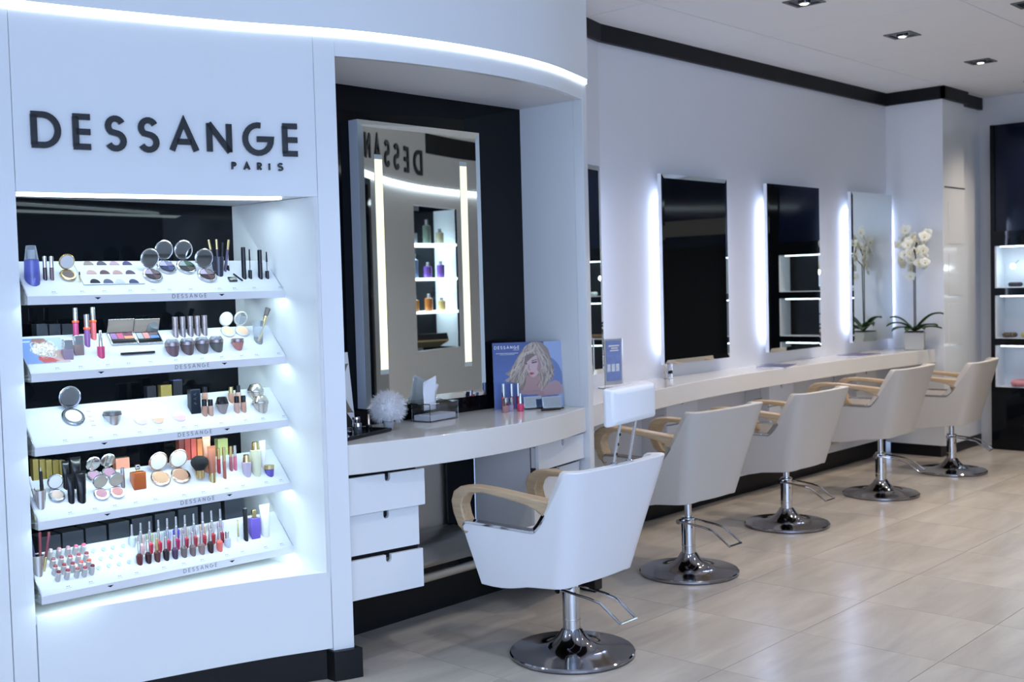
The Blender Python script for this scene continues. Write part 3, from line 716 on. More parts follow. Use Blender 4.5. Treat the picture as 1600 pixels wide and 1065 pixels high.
for q in range(3):
    ribbon(mb, [(-.012 + .006 * math.sin(a * 1.7 + q), .012 + q * .018 + .002 * a) for a in range(5)], .0012, 0, .001, lambda p, d: (p.x + .006, -.0195 - d, p.y + .012))
mb.build('script', silver, tt, smooth=False)
skin = [(196, 150, 128), (184, 138, 116), (204, 162, 140), (190, 142, 118), (206, 168, 148), (200, 158, 140)]
fb = [(321.5, 606, 627, 'back left'), (321, 626, 649, 'front left'), (330.5, 626, 648.5, 'front right'), (362.5, 606, 628, 'gold-capped'), (373.5, 604, 628, 'back'), (371.5, 621, 644, 'front left'), (382, 620, 643, 'front right')]
for k, (x, yt, yb, nm) in enumerate(fb):
    lb = f'{nm} foundation bottle ' + ('beside the black carton' if k < 3 else 'between the egg compact and the pale compacts')
    upright(2, 'foundation_bottle', lb + ' on the third shelf', 'bottle', x, yt, yb, 9.2, [('bottle', 0, .55, .95, 1, lac(skin[k % 6])), ('cap', .55, 1, .86, .84, gold if k == 3 else blackpl)], 'foundation bottles on the third shelf')
t = upright(2, 'egg_compact', 'egg-shaped taupe compact with dark top on the third shelf', 'make-up', 350, 625, 646, 21, [('base', 0, .5, .6, 1, mat('warm grey shell', (.38, .33, .31), .25, .3)), ('lid', .5, 1, 1, .7, blackpl)])
for k, (x, yt, yb, nm) in enumerate(((403, 606, 625, 'upper'), (410.5, 624, 642, 'lower'))):
    upright(2, 'cushion_compact', f'pale gold rounded compact, {nm} one of the pair at the right of the third shelf', 'make-up', x, yt, yb, 26, [('base', 0, .4, .8, 1, mat('champagne metal', (.62, .58, .5), .22, .8)), ('band', .4, .5, 1.02, 1.02, silver), ('lid', .5, 1, 1, .62, mat('champagne metal', (0, 0, 0)))], 'pale gold compacts on the third shelf')
goldbox = mat('gold foil carton', srgb(158, 138, 78), .35, .5); darkbox = mat('black carton', (.012, .013, .018), .35)
carton(2, 'black carton behind the third shelf tray, left of the gold one', 237, 611, 15, 16, darkbox, group=None)
carton(2, 'yellow-gold carton standing behind the third shelf tray', 260, 610, 18, 18, goldbox)
carton(2, 'black carton with silver line behind the third shelf, right of the gold one', 278, 606, 15, 24, darkbox, flap=mat('violet flap', srgb(110, 120, 200), .4))

# ---- shelf 4
upright(3, 'brush_cup', 'mirrored oval pencil cup at the left end of the fourth shelf', 'cup', 65, 770, 794, 19, [('cup', 0, 1, .75, 1, silver)])
upright(3, 'concealer_tube', 'slim silver tube leaning left in the mirrored cup on the fourth shelf', 'tube', 60, 743, 790, 5.5, [('barrel', 0, .6, 1, 1, silver), ('cap', .6, 1, .95, .9, whitepl)], leanx=-.25)
upright(3, 'eyeliner', 'black eyeliner pen standing in the mirrored cup on the fourth shelf', 'pencil', 68, 731, 790, 6, [('barrel', 0, .55, 1, 1, blackpl), ('cap', .55, .9, .9, .8, blackpl), ('tip', .9, 1, .3, .15, silver)], leanx=-.03)
compact(3, 'black-lidded open compact with beige powder near the left of the fourth shelf', 88.5, 775, 12.5, mat('smoked chrome', (0, 0, 0)), [(212, 188, 174)], 'white', lid_tilt=14)
for k, (x, yt, yb, wd, nm) in enumerate(((105, 722, 764, 12, 'back left'), (121.5, 717, 763, 17, 'back right'), (113, 743, 786, 12.5, 'front left'), (129.5, 739, 785, 17, 'front right'))):
    squeeze(3, f'glossy black squeeze tube, {nm} of four on the fourth shelf', x, yt, yb, wd, blackpl, blackpl, 'black squeeze tubes on the fourth shelf')
for k, (x, y, c, nm) in enumerate(((147, 745, (168, 128, 150), 'back left, mauve'), (170, 740, (170, 128, 148), 'back middle, plum'), (158, 773, (190, 142, 150), 'front left, dusty pink'), (183, 770, (206, 146, 142), 'front right, coral pink'))):
    compact(3, f'silver blush compact, {nm}, on the fourth shelf', x, y, 11.8, silver, [c], 'mirror', 'silver blush compacts on the fourth shelf', lid_tilt=20)
upright(3, 'concealer_tube', 'taupe slim stick right of the blush compacts on the fourth shelf', 'tube', 193, 732, 761, 6.5, [('barrel', 0, .5, 1, .95, taupe), ('cap', .5, 1, .9, .95, silver)])
t = upright(3, 'perfume_bottle', 'square perfume bottle with orange liquid and clear stopper', 'bottle', 218.5, 731, 763, 21, [('bottle', 0, .66, 1, 1, mat('orange perfume', srgb(205, 110, 60), .05, trans=.35)), ('neck', .66, .76, .3, .3, gold), ('stopper', .76, 1, .36, .36, glass)], sq=True)
for k, (x, y) in enumerate(((250.5, 748), (282, 743.5))):
    compact(3, f'rose gold open bronzer compact, {"left" if k == 0 else "right"} of the two beside the perfume', x, y, 15.5, rosegold, [(196, 156, 122) if k == 0 else (180, 136, 110)], 'white', 'bronzer compacts on the fourth shelf', lid_tilt=14)
p = place(3, 314, 750); m_ = mpp(p)
t = thing('kabuki_brush', 'fat black domed brush with gold handle on the fourth shelf', 'brush', p + Vector((0, .006, .006)), (0, 0, yaw))
MB().lathe([(.0, 0), (.016, .002), (.018, .03), (.019, .034)], 22).build('handle', gold, t)
MB().lathe([(.018, .034), (.032, .055), (.034, .066), (.028, .08), (.015, .088), (.0001, .090)], 26).build('bristles', mat('black bristles', (.012, .012, .014), .8, bump=.6, nscale=300), t)
peach = mat('peach tube', srgb(216, 150, 120), .35); bronze = mat('bronze tube', srgb(176, 110, 84), .3)
squeeze(3, 'tall peach squeeze tube behind the bronze one', 326, 684, 738, 13.5, peach, peach, 'tanning tubes on the fourth shelf')
squeeze(3, 'bronze squeeze tube with gold cap, front one beside the domed brush', 334, 699, 753, 14, bronze, gold, 'tanning tubes on the fourth shelf')
for k, (x, yt, yb, c, nm) in enumerate(((343, 701, 739, (178, 62, 70), 'red'), (352, 700, 747, (176, 100, 84), 'brown'), (362, 698, 735, (170, 100, 108), 'mauve'), (368.5, 697, 734, (204, 110, 130), 'pink'))):
    upright(3, 'lip_gloss', f'slim {nm} lip gloss with gold cap on the fourth shelf', 'lip gloss', x, yt, yb, 5.6, [('tube', 0, .55, 1, 1, lac(c)), ('cap', .55, 1, .95, .92, gold if k < 3 else silver)], 'gold-capped glosses on the fourth shelf')
upright(3, 'serum_bottle', 'short lilac bottle with gold cap on the fourth shelf', 'bottle', 388, 714, 744, 16, [('bottle', 0, .62, .75, 1, mat('lilac glass', srgb(196, 182, 200), .12)), ('cap', .62, 1, .78, .6, gold)])
upright(3, 'serum_bottle', 'tall pale yellow bottle with gold cap on the fourth shelf', 'bottle', 403, 694, 742, 17.5, [('bottle', 0, .74, .85, 1, mat('pale yellow glass', srgb(220, 220, 190), .12)), ('cap', .74, 1, .76, .58, gold)])
squeeze(3, 'white squeeze tube behind the pale yellow bottle on the fourth shelf', 412.5, 690, 730, 11, whitepl, whitepl)
upright(3, 'cream_jar', 'low violet jar with gold lid at the right end of the fourth shelf', 'jar', 423, 730, 742.5, 16, [('jar', 0, .5, .85, .95, lac((96, 84, 170))), ('lid', .5, 1, 1, 1, gold)])
gl = ['first', 'second', 'third', 'fourth', 'fifth']
for k in range(5):
    carton(3, f'gold carton, {gl[k]} from the left end behind the fourth shelf tray', 56 + k * 10.5, 730 + k * .5, 8.5, 26, goldbox, back=.03 + .012 * (k % 2), group='gold cartons behind the fourth shelf')
carton(3, 'salmon pink carton behind the blush compacts on the fourth shelf', 192, 726, 22, 22, mat('salmon carton', srgb(205, 135, 110), .4), flap=mat('brown foil', srgb(130, 110, 95), .3, .4))
for k in range(4):
    carton(3, f'{["dark red", "brick red", "coral red", "orange"][k]} carton in the row left of the peach tube on the fourth shelf', 284 + k * 9.5, 700, 8.4, 30, mat('red carton %d' % k, srgb(*[(120, 60, 55), (160, 70, 62), (200, 90, 80), (215, 130, 80)][k]), .4), back=.04, group='red cartons behind the fourth shelf')
carton(3, 'pale green-gold carton behind the lip glosses on the fourth shelf', 348.5, 697, 17, 24, mat('green gold carton', srgb(178, 184, 120), .35, .3), back=.04)

# ---- shelf 5
upright(4, 'brush_cup', 'mirrored oval brush cup at the left end of the bottom shelf', 'cup', 62, 872, 899, 19, [('cup', 0, 1, .75, 1, silver)])
for k, (x, yt, lx, c, nm) in enumerate(((58, 836, -.14, (60, 52, 96), 'dark violet'), (64, 832, .02, (120, 50, 60), 'maroon'), (69.5, 832, .17, (112, 44, 56), 'wine red'))):
    upright(4, 'lip_pencil', f'{nm} lip pencil in the mirrored cup on the bottom shelf', 'pencil', x, yt, 892, 4.6, [('tip', 0, .35, .95, .95, gold), ('barrel', .35, 1, 1, .95, lac(c))], 'lip pencils on the bottom shelf', leanx=lx)
rows = [[(79, 864), (92.3, 862), (106, 859.6), (118.4, 857.4), (130.5, 855)], [(83, 877.7), (96, 875), (109.4, 873), (122.5, 870.5), (135, 868.4)],
        [(86.3, 889), (99.8, 886.7), (113.3, 884.4), (126.4, 882), (139, 879.5)], [(91.4, 898), (105.5, 895.4), (120.7, 892.7), (132.7, 891), (144.4, 888)]]
lc = [[(226, 205, 210), (214, 150, 160), (214, 160, 180), (226, 120, 150), (226, 110, 140)], [(176, 110, 120), (170, 90, 100), (186, 90, 96), (182, 84, 88), (160, 78, 90)],
      [(180, 100, 92), (176, 80, 76), (166, 74, 84), (226, 110, 100), (236, 110, 86)], [(132, 52, 62), (176, 70, 84), (190, 110, 104), (188, 84, 92), (124, 50, 70)]]
rn = ['back row', 'second row', 'third row', 'front row']
for a in range(4):
    for b in range(5):
        x, y = rows[a][b]; p = place(4, x - 1.5, y + 7)
        t = thing('lipstick', f'open lipstick in a silver case, {rn[a]}, {gl[b]} from the left on the bottom shelf', 'lipstick', p + TN * .0005, (0, 0, 0), 'lipsticks on the bottom shelf')
        t.rotation_euler = (Matrix.Rotation(yaw, 3, 'Z') @ Matrix.Rotation(tilt * .25, 3, 'X') @ Matrix.Rotation(.12, 3, 'Y')).to_euler()
        MB().lathe([(.0098, .0), (.0098, .0001), (.0098, .024), (.0088, .025)], 16, slope=.65).build('case', mat('satin silver case', (.70, .69, .69), .32, .7), t)
        MB().lathe([(.0078, .025), (.0078, .029), (.006, .033), (.002, .0345)], 14).build('colour', lac(lc[a][b]), t)
hn = 0
for (x, y) in ((705, 538), (812, 520), (912, 502), (1018, 484), (785, 618), (893, 597), (997, 577), (760, 714), (868, 690), (975, 674), (1078, 651)):
    hn += 1
    tt, w_, d_ = on_tray_box(4, 'tester_dish', f'shallow pale blue dish, number {hn} counted row by row between lipsticks and polishes', 'dish', 40 + x / 6.655, 780 + y / 6.655, 5.5, 5.5, .002, whitepl, 'empty tester dishes on the bottom shelf')
    tt['label'] = 'shallow pale blue half-round dish, ' + ['back row first', 'back row second', 'back row third', 'back row fourth', 'middle row first', 'middle row second', 'middle row third', 'front row first', 'front row second', 'front row third', 'front row fourth'][hn - 1] + ' from the left, beside the lipsticks'
    MB().prism([(.009 * math.cos(.3 + 4.4 * q / 14), .009 * math.sin(.3 + 4.4 * q / 14)) for q in range(15)], 0, .002).build('dish', pan((186, 206, 232)), tt)
num = ['first', 'second', 'third', 'fourth', 'fifth', 'sixth', 'seventh', 'eighth', 'ninth', 'tenth', 'eleventh']
R1 = [(205, 214, 216), (226, 200, 204), (198, 214, 170), (212, 220, 222), (176, 190, 226), (96, 70, 196), (212, 190, 176), (212, 216, 226), (222, 190, 170), (216, 206, 208), (218, 196, 220)]
R2 = [(222, 182, 186), (200, 60, 80), (198, 52, 74), (190, 50, 80), (172, 40, 96), (168, 50, 70), (176, 56, 66), (182, 52, 62), (176, 46, 56), (150, 44, 60)]
R3 = [(92, 26, 34), (52, 22, 30), (96, 50, 46), (34, 16, 26), (78, 54, 84), (120, 104, 104), (120, 100, 100), (146, 120, 118), (48, 24, 28), (232, 110, 100)]
def polish(x, yt, yb, c, row, k, capm=silver):
    upright(4, 'nail_polish', f'nail polish, {row} row of the polish block, {num[k]} from the left', 'nail polish', x, yt, yb, 11.5, [('bottle', 0, .34, .82, .95, lac(c)), ('shoulder', .34, .44, .8, .45, lac(c)), ('cap', .44, 1, .42, .36, capm)], 'nail polishes on the bottom shelf', parts_n=14)
for k in range(11): polish(208 + 13.8 * k, 821.5 - 2.4 * k, 854 - 2.4 * k, R1[k], 'back', k)
for k in range(10): polish(222 + 13.9 * k, 832.8 - 2.15 * k, 866 - 2.15 * k, R2[k], 'middle', k)
for k in range(10): polish(219.5 + 13.9 * k, 848 - 2.4 * k, 881.5 - 2.35 * k, R3[k], 'front', k, gold if k == 2 else silver)
upright(4, 'nail_polish', 'short clear nail polish just right of the polish block', 'nail polish', 357, 833, 854, 11, [('bottle', 0, .5, .9, 1, lac((200, 212, 222))), ('cap', .5, 1, .55, .55, silver)])
upright(4, 'nail_brush', 'gold nail pen right of the clear polish on the bottom shelf', 'brush', 373, 813, 846, 4, [('tip', 0, .2, 1, .9, whitepl), ('barrel', .2, 1, .7, .5, gold)])
upright(4, 'nail_file_tube', 'tall black tube left of the violet bottle on the bottom shelf', 'tube', 385.5, 794, 844, 7.6, [('barrel', 0, .96, 1, .95, blackpl), ('end', .96, 1, .95, .95, silver)])
upright(4, 'remover_bottle', 'violet nail remover bottle with gold cap on the bottom shelf', 'bottle', 400, 800, 840.5, 16.5, [('bottle', 0, .68, .95, 1, mat('violet remover', srgb(140, 118, 222), .08, trans=.4)), ('cap', .68, 1, .42, .42, gold)], sq=True)
squeeze(4, 'white squeeze tube at the right end of the bottom shelf', 417, 791, 838, 18, whitepl, whitepl)
# stock of dark cartons behind the bottom and second shelf
for k in range(9):
    tc = carton(4, f'low black carton of the stock row behind the bottom shelf tray, {num[k]} from the left', 78 + k * 36, 840 - k * 7.2, 33, 6, mat('charcoal carton', (.022, .026, .034), .3), back=.02, dep=.09, group='black cartons behind the bottom shelf')
    for q in range(3): MB().box(-.03 + q * .006, .005 + q * .009, -.0006, -.0001, .085 + q * .014, .0865 + q * .014).build('silver_line', silver, tc, smooth=False)
for k in range(3):
    carton(1, f'dark grey carton behind the second shelf, {num[k]} from the left', 66 + k * 20, 514, 17, 16, mat('charcoal carton', (0, 0, 0)), back=.05, dep=.05, group='dark cartons behind the second shelf')

# ============================================================ VANITY
CT, CB = .935, .813
van = [(V0 - .005, VB)] + [(V0 - .005 + (V1 - V0 + .004) * i / 24, W(V0 + (V1 - V0) * i / 24) + .022) for i in range(25)] + [(V1 - .001, VB)]
vt = MB().prism(van, CB, CT).build('vanity_counter', counter_white, bevel=.003); tag(vt, 'curved glossy white vanity counter inside the arched niche', 'counter')
# mirror of the vanity
mx0, mx1, mz0, mz1 = 3.26, 4.033, 1.018, 2.318; my = 3.955
t = thing('wall_mirror', 'tall vanity mirror with two glowing upright strips in the arched niche', 'mirror', ((mx0 + mx1) / 2, VB, mz0))
hw = (mx1 - mx0) / 2; mh = mz1 - mz0
MB().box(-hw, hw, my - VB + .006, -.001, 0, mh).build('mirror_box', mat('pale blue-white box', (.62, .68, .80), .4), t, smooth=False)
def bevel_mirror(parent, hw, mh, y, b, tl, back=.006):
    mb = MB(); mb.box(-hw + b, hw - b, y, y + .001, b, mh - b)
    mb.build('mirror_glass', mirror_m, parent, smooth=False)
    I = [(-hw + b, y, b), (hw - b, y, b), (hw - b, y, mh - b), (-hw + b, y, mh - b)]; O = [(-hw, y + tl, 0), (hw, y + tl, 0), (hw, y + tl, mh), (-hw, y + tl, mh)]
    m2 = MB()
    for k in range(4): m2.add([I[k], I[(k + 1) % 4], O[(k + 1) % 4], O[k]], [(0, 1, 2, 3)])
    m2.build('bevelled_edge', mirror_m, parent, smooth=False, fix=False)
bevel_mirror(t, hw, mh, my - VB, .030, .0022)
for xa in (-.275, .265):
    MB().box(xa - .024, xa + .024, my - VB - .0016, my - VB, .15, 1.15).build('frosted_strip', frost, t, smooth=False)
    MB().box(xa - .022, xa + .022, my - VB - .003, my - VB - .0016, .172, 1.128).build('lit_tube', led_warm, t, smooth=False)
# drawers left
def drawer_cab(name, label, xl, xr, yl, yr, zs, side_z0, offs, cat='cabinet'):
    c = thing(name, label, cat, (xl, yl, 0)); L = math.hypot(xr - xl, yr - yl); a = math.atan2(yr - yl, xr - xl); c.rotation_euler = (0, 0, a)
    inv = Matrix.Rotation(-a, 2); MB().prism([tuple(inv @ (Vector(p) - Vector((xl, yl)))) for p in ((xl + .002, yl + .022), (xr - .002, yr + .022), (xr - .002, 3.972), (xl + .002, 3.972))], side_z0, CB - .003).build('body', satin_white, c, smooth=False)
    MB().box(.006, L - .006, .0195, .021, side_z0, CB - .004).build('gap_shade_sheet', black_satin, c, smooth=False)  # black sheet standing in for the shade in the gaps between drawers
    for (z0, z1), (o_, ex) in zip(zs, offs):
        hx = L * .52; r = .013; dz = .032
        poly = [(0, z0), (L + ex, z0), (L + ex, z1), (hx + r, z1), (hx + r, z1 - dz + r)] + [(hx + r * math.cos(-q * PI / 8), z1 - dz + r + r * math.sin(-q * PI / 8)) for q in range(1, 8)] + [(hx - r, z1 - dz + r), (hx - r, z1), (0, z1)]
        d = MB().prism(poly, 0, .018, 'y').build('drawer', gloss_white, c, smooth=False, loc=(0, -o_, 0), bevel=.001)
        MB().box(hx - .02, hx + .02, .019, .0195, z1 - dz - .01, z1 - .002).build('finger_recess', black_satin, d, smooth=False)
        if o_ > .005: MB().box(.01, L + ex - .012, .019, o_ + .0185, z0 + .012, z1 - .015).build('drawer_box', satin_white, d, smooth=False)
    return c
drawer_cab('drawer_unit', 'white three-drawer unit under the left end of the vanity counter', 2.845, 3.195, 3.60, 3.545, [(.645, .798), (.475, .640), (.295, .458)], .30, [(.022, .012), (.002, -.01), (.012, 0)])
drawer_cab('drawer_unit', 'white drawer unit under the right end of the vanity counter', 3.95, 4.398, 3.575, 3.665, [(.678, .802), (.51, .660), (.34, .50), (.17, .33)], .15, [(.030, 0), (0, 0), (0, 0), (0, 0)])
# knee space: steel panel, black panel, foot bar, black kick
t = struct('wall_kneespace')
MB().box(V0, V1 + .03, 3.985, 4.0, 0, .30).build('kick_panel', black_satin, t, smooth=False)
MB().box(V0, 3.94, 4.0, 4.01, .28, CB).build('steel_panel', steel, t, smooth=False)
rings = []
for k in range(7):
    a = k / 6 * PI / 2; rings.append([(V0, 4.0 - .20 * math.sin(a) * 1.0, .40 - .12 * (1 - math.cos(a))), (3.80, 4.0 - .20 * math.sin(a), .40 - .12 * (1 - math.cos(a)))])
mb = MB(); vs = [p for r in rings for p in r]; mb.add(vs, [(2 * k, 2 * k + 1, 2 * k + 3, 2 * k + 2) for k in range(6)]); so_ = mb.build('steel_skirt', steel, t, fix=False)
sm = so_.modifiers.new('s', 'SOLIDIFY'); sm.thickness = .003
poly = [(3.765, CB), (3.95, CB), (3.95, .16), (3.90, .17)] + [(3.765 + .13 * (1 - math.cos(q * PI / 20)), .42 - .24 * math.sin(q * PI / 20)) for q in range(9, -1, -1)]
MB().prism(poly, 3.975, 3.985, 'y').build('black_panel', black_gloss, t, smooth=False)
t = thing('foot_rail', 'brushed steel foot rail in front of the vanity knee space', 'rail', (3.33, 3.80, .235))
MB().tube([(0, 0, 0), (.62, 0, 0)], .021, 18).build('tube', steel, t)
for x in (.12, .55): MB().tube([(x, .02, 0), (x, .185, 0)], .008, 8).build('bracket', steel, t)
t = thing('cable_guide', 'small chrome wire loop hanging under the vanity counter', 'hook', (3.43, 3.97, CB - .001))
MB().tube([(0, 0, 0), (0, 0, -.035), (.012, 0, -.05), (.10, 0, -.05), (.115, 0, -.035), (.115, 0, 0)], .0025, 8).build('loop', chrome, t)

# ---- on the vanity counter
def cnt(px, py): return at(px, py, z=CT)
# portrait poster
pl_, pr_ = Vector((4.10, 3.965)), Vector((4.393, 3.757))
d_ = (pr_ - pl_); pa = math.atan2(d_.y, d_.x); pw_ = d_.length
t = thing('counter_poster', 'upright poster of a blonde woman with DESSANGE in white, on the vanity counter', 'poster', ((pl_.x + pr_.x) / 2, (pl_.y + pr_.y) / 2, CT + .001), (math.radians(-4), 0, pa))
print_grid('print', t, pw_, .335, portrait(150, 140), z=-.0012)
MB().box(-pw_ / 2, pw_ / 2, -.001, .004, 0, .335).build('card', whitepl, t, smooth=False)
mb = MB(); wl_ = 0; word(mb, 'DESSANGE', .0165, .0026, .0050, .0014, .002, lambda p, d: (p.x, -d, .302 + p.y), -pw_ / 2 + .009)
mb.build('lettering', whitepl, t, smooth=False)
mb = MB(); wl_ = word_len('PARIS', .006, .001, .003); word(mb, 'PARIS', .006, .001, .003, .0014, .002, lambda p, d: (p.x, -d, .293 + p.y), -pw_ / 2 + .108); mb.build('lettering', whitepl, t, smooth=False)
for k, (a, b, zz) in enumerate(((.018, .128, .279), (.038, .112, .273))):
    mb = MB(); x = a
    while x < b:
        l_ = random.uniform(.003, .007); mb.box(-pw_ / 2 + x, -pw_ / 2 + x + l_, -.0018, -.0014, zz, zz + (.003 if k == 0 else .0018)); x += l_ + .0016
    mb.build('small_print', whitepl, t, smooth=False)
MB().prism([(.02, 0), (.10, 0), (.004, .22)], -.03, .03, 'x').build('easel', whitepl, t, smooth=False)
# counter products (px at base)
def cprod(name, label, cat, px, yt, yb, wpx, segs, group=None, sq=False, dy=0):
    p = cnt(px, yb); 
    m = mpp(p); Hh = (yb - yt) * m; R0 = wpx * m / 2
    t = thing(name, label, cat, (p.x, p.y, CT + .0006), (0, 0, .2), group)
    for (n, f0, f1, r0, r1, mt) in segs:
        a, b = Hh * f0, Hh * f1
        if sq: MB().loft([[(-R0 * r0, -R0 * r0 * .6, a), (R0 * r0, -R0 * r0 * .6, a), (R0 * r0, R0 * r0 * .6, a), (-R0 * r0, R0 * r0 * .6, a)], [(-R0 * r1, -R0 * r1 * .6, b), (R0 * r1, -R0 * r1 * .6, b), (R0 * r1, R0 * r1 * .6, b), (-R0 * r1, R0 * r1 * .6, b)]]).build(n, mt, t, bevel=R0 * .1)
        else: MB().lathe([(R0 * r0 * .9, a), (R0 * r0, a + .001), (R0 * r1, b - .001), (R0 * r1 * .85, b)], 18).build(n, mt, t)
    return t
for k, (x, yt, yb, c, nm) in enumerate(((787.5, 599, 641, (228, 92, 60), 'orange'), (800, 599, 640, (196, 40, 52), 'red'), (810, 598, 639, (170, 30, 50), 'dark red'))):
    cprod('lip_gloss', f'{nm} lip gloss with silver cap in front of the counter poster', 'lip gloss', x, yt, yb, 6, [('tube', 0, .5, 1, 1, lac(c)), ('cap', .5, 1, .9, .85, silver)], 'lip glosses in front of the counter poster')
cprod('nail_polish', 'beige nail polish with square silver cap, leftmost in front of the poster', 'nail polish', 790.5, 621, 644, 9.5, [('bottle', 0, .45, 1, 1, lac((190, 150, 150))), ('cap', .45, 1, .9, .9, silver)], sq=True)
cprod('nail_polish', 'pale lilac nail polish with silver cap in front of the poster', 'nail polish', 799, 621, 642, 7, [('bottle', 0, .45, 1, 1, lac((190, 180, 214))), ('cap', .45, 1, .8, .8, silver)], sq=True)
cprod('nail_polish', 'hot pink round nail polish in front of the poster', 'nail polish', 813.5, 614, 642.5, 11, [('bottle', 0, .42, .9, 1, lac((226, 60, 110))), ('cap', .42, 1, .5, .36, silver)])
for k, (x, nm) in enumerate(((835, 'left'), (865, 'right'))):
    p = cnt(x, 638.5); m = mpp(p); hw_ = (15 if k == 0 else 15.5) * m
    t = thing('palette_box', f'open make-up palette with upright mirror lid, {nm} one in front of the poster', 'make-up', (p.x, p.y, CT + .0006), (0, 0, pa * .8), 'open palettes in front of the counter poster')
    MB().box(-hw_, hw_, -.02, .014, 0, .006).build('case', blackpl, t, bevel=.001)
    L = MB().box(-hw_, hw_, 0, .004, 0, .058).build('lid', silver, t, loc=(0, .014, .004), rot=(-.2, 0, 0), bevel=.001)
    MB().box(-hw_ * .95, hw_ * .95, -.0006, 0, .003, .055).build('lid_mirror', mirror_m, L)
p = cnt(861, 641); t = thing('eye_pencil', 'black pencil lying in front of the right open palette on the vanity', 'pencil', (p.x, p.y, CT + .0055), (0, 0, pa * .5))
MB().tube([(-.055, 0, 0), (.055, 0, 0)], .005, 12).build('barrel', blackpl, t)
# tissue box
A_ = cnt(668, 660); B_ = cnt(731, 644); C_ = cnt(636, 655)
ta = math.atan2(B_.y - A_.y, B_.x - A_.x); tl = .215; tw = .115; th_ = .082
t = thing('tissue_box', 'clear acrylic tissue box with a white tissue standing up', 'tissue box', (A_.x, A_.y - .02, CT + .0005), (0, 0, ta * .45))
acr = mat('acrylic sheet', (.97, .98, 1), .0, trans=1, ior=1.4)
MB().box(0, tl, 0, .004, 0, th_).build('side_wall', acr, t); MB().box(0, tl, tw - .004, tw, 0, th_).build('side_wall', acr, t)
MB().box(0, .004, .004, tw - .004, 0, th_).build('side_wall', acr, t); MB().box(tl - .004, tl, .004, tw - .004, 0, th_).build('side_wall', acr, t)
MB().box(0, tl, 0, tw * .38, th_, th_ + .004).build('lid', acr, t); MB().box(0, tl, tw * .62, tw, th_, th_ + .004).build('lid', acr, t)
tis = mat('white tissue', (.85, .86, .9), .9)
MB().box(.01, tl - .01, .01, tw - .01, .004, .03).build('tissue_stack', tis, t, bevel=.003)
vs = []; nx_, nz_ = 9, 9
for j in range(nz_):
    v = j / (nz_ - 1)
    for i in range(nx_):
        u = i / (nx_ - 1); wdt = .072 + .008 * v
        vs.append((.075 + (u - .5) * wdt * 1.3 + .03 * v + .003 * math.sin(i * 2.3), tw * .5 + .016 * math.sin(u * 7 + v * 2) * (.4 + v), .05 + v * (.128 + .034 * (1 - abs(u - .38) * 2.4))))
mb = MB(); mb.add(vs, [(j * nx_ + i, j * nx_ + i + 1, (j + 1) * nx_ + i + 1, (j + 1) * nx_ + i) for j in range(nz_ - 1) for i in range(nx_ - 1)])
o = mb.build('tissue', tis, t, fix=False); o.modifiers.new('s', 'SOLIDIFY').thickness = .0008
# faux fur puff on a glass
fp = at(606, 634, y=3.80)
t = thing('fur_puff', 'round white faux fur powder puff on a small clear glass', 'powder puff', (fp.x, fp.y, CT + .0005))
MB().lathe([(.019, 0), (.021, .001), (.021, .035), (.019, .0351), (.018, .004)], 20).build('glass_base', mat('tumbler glass', (.85, .88, .94), .04, trans=.85), t)
mb = MB(); mb.ball((0, 0, .098), .060, 20, 12); rg = random.Random(4)
cz_ = .098
for k in range(2600):
    z_ = rg.uniform(-.75, 1); a = rg.uniform(0, 2 * PI); s_ = math.sqrt(1 - z_ * z_); dv = Vector((s_ * math.cos(a), s_ * math.sin(a), z_))
    q = dv.cross(Vector((rg.uniform(-1, 1), rg.uniform(-1, 1), rg.uniform(-1, 1)))).normalized()
    base = Vector((0, 0, cz_)) + dv * .054; tip = Vector((0, 0, cz_)) + (dv + q * .25).normalized() * rg.uniform(.074, .096) + Vector((0, 0, -.003)); r2 = q.cross(dv) * .0011
    mb.add([base - q * .0011, base + q * .0011, base + r2, tip], [(0, 1, 3), (1, 2, 3), (2, 0, 3)])
o = mb.build('fur', mat('white faux fur', (.82, .81, .83), .9), t, fix=False); o['kind'] = 'stuff'
# black tray with small things
ta_, tb_ = cnt(553, 689), cnt(622, 667)
t = thing('cosmetic_tray', 'glossy black tray at the left end of the vanity counter', 'tray', (3.045, 3.78, CT + .0005), (0, 0, .28))
MB().box(-.17, .17, -.075, .075, 0, .006).build('tray_base', blackpl, t, bevel=.002)
for (x0, x1, y0, y1) in ((-.17, .17, -.078, -.07), (-.17, .17, .07, .078), (-.17, -.162, -.07, .07), (.162, .17, -.07, .07)): MB().box(x0, x1, y0, y1, .004, .016).build('tray_rim', blackpl, t, bevel=.002)
def onblk(name, label, cat, x, y, segs, g=None):
    o = thing(name, label, cat, (x, y, CT + .0072), (0, 0, 0), g)
    for (n, z0, z1, r0, r1, mt) in segs: MB().lathe([(r0, z0), (r0, z0 + .0005), (r1, z1 - .001), (r1 * .85, z1)], 18).build(n, mt, o)
smoke = mat('smoky glass', (.10, .11, .13), .05, .2)
onblk('nail_polish', 'black nail polish with slim gold cap standing on the black tray', 'nail polish', 3.14, 3.80, [('bottle', 0, .03, .013, .014, lac((20, 20, 26))), ('cap', .03, .075, .0065, .005, rosegold)])
onblk('glass_jar', 'small smoky glass jar with silver lid on the black tray', 'jar', 3.07, 3.79, [('jar', 0, .03, .018, .018, smoke), ('lid', .03, .045, .018, .017, silver)])
onblk('glass_jar', 'tall clear jar at the back of the black tray', 'jar', 3.10, 3.835, [('jar', 0, .055, .017, .017, glass), ('lid', .055, .065, .0175, .017, silver)])
onblk('glass_jar', 'low chrome pot at the left end of the black tray', 'jar', 3.00, 3.77, [('jar', 0, .02, .02, .02, chrome), ('lid', .02, .034, .02, .018, glass)])
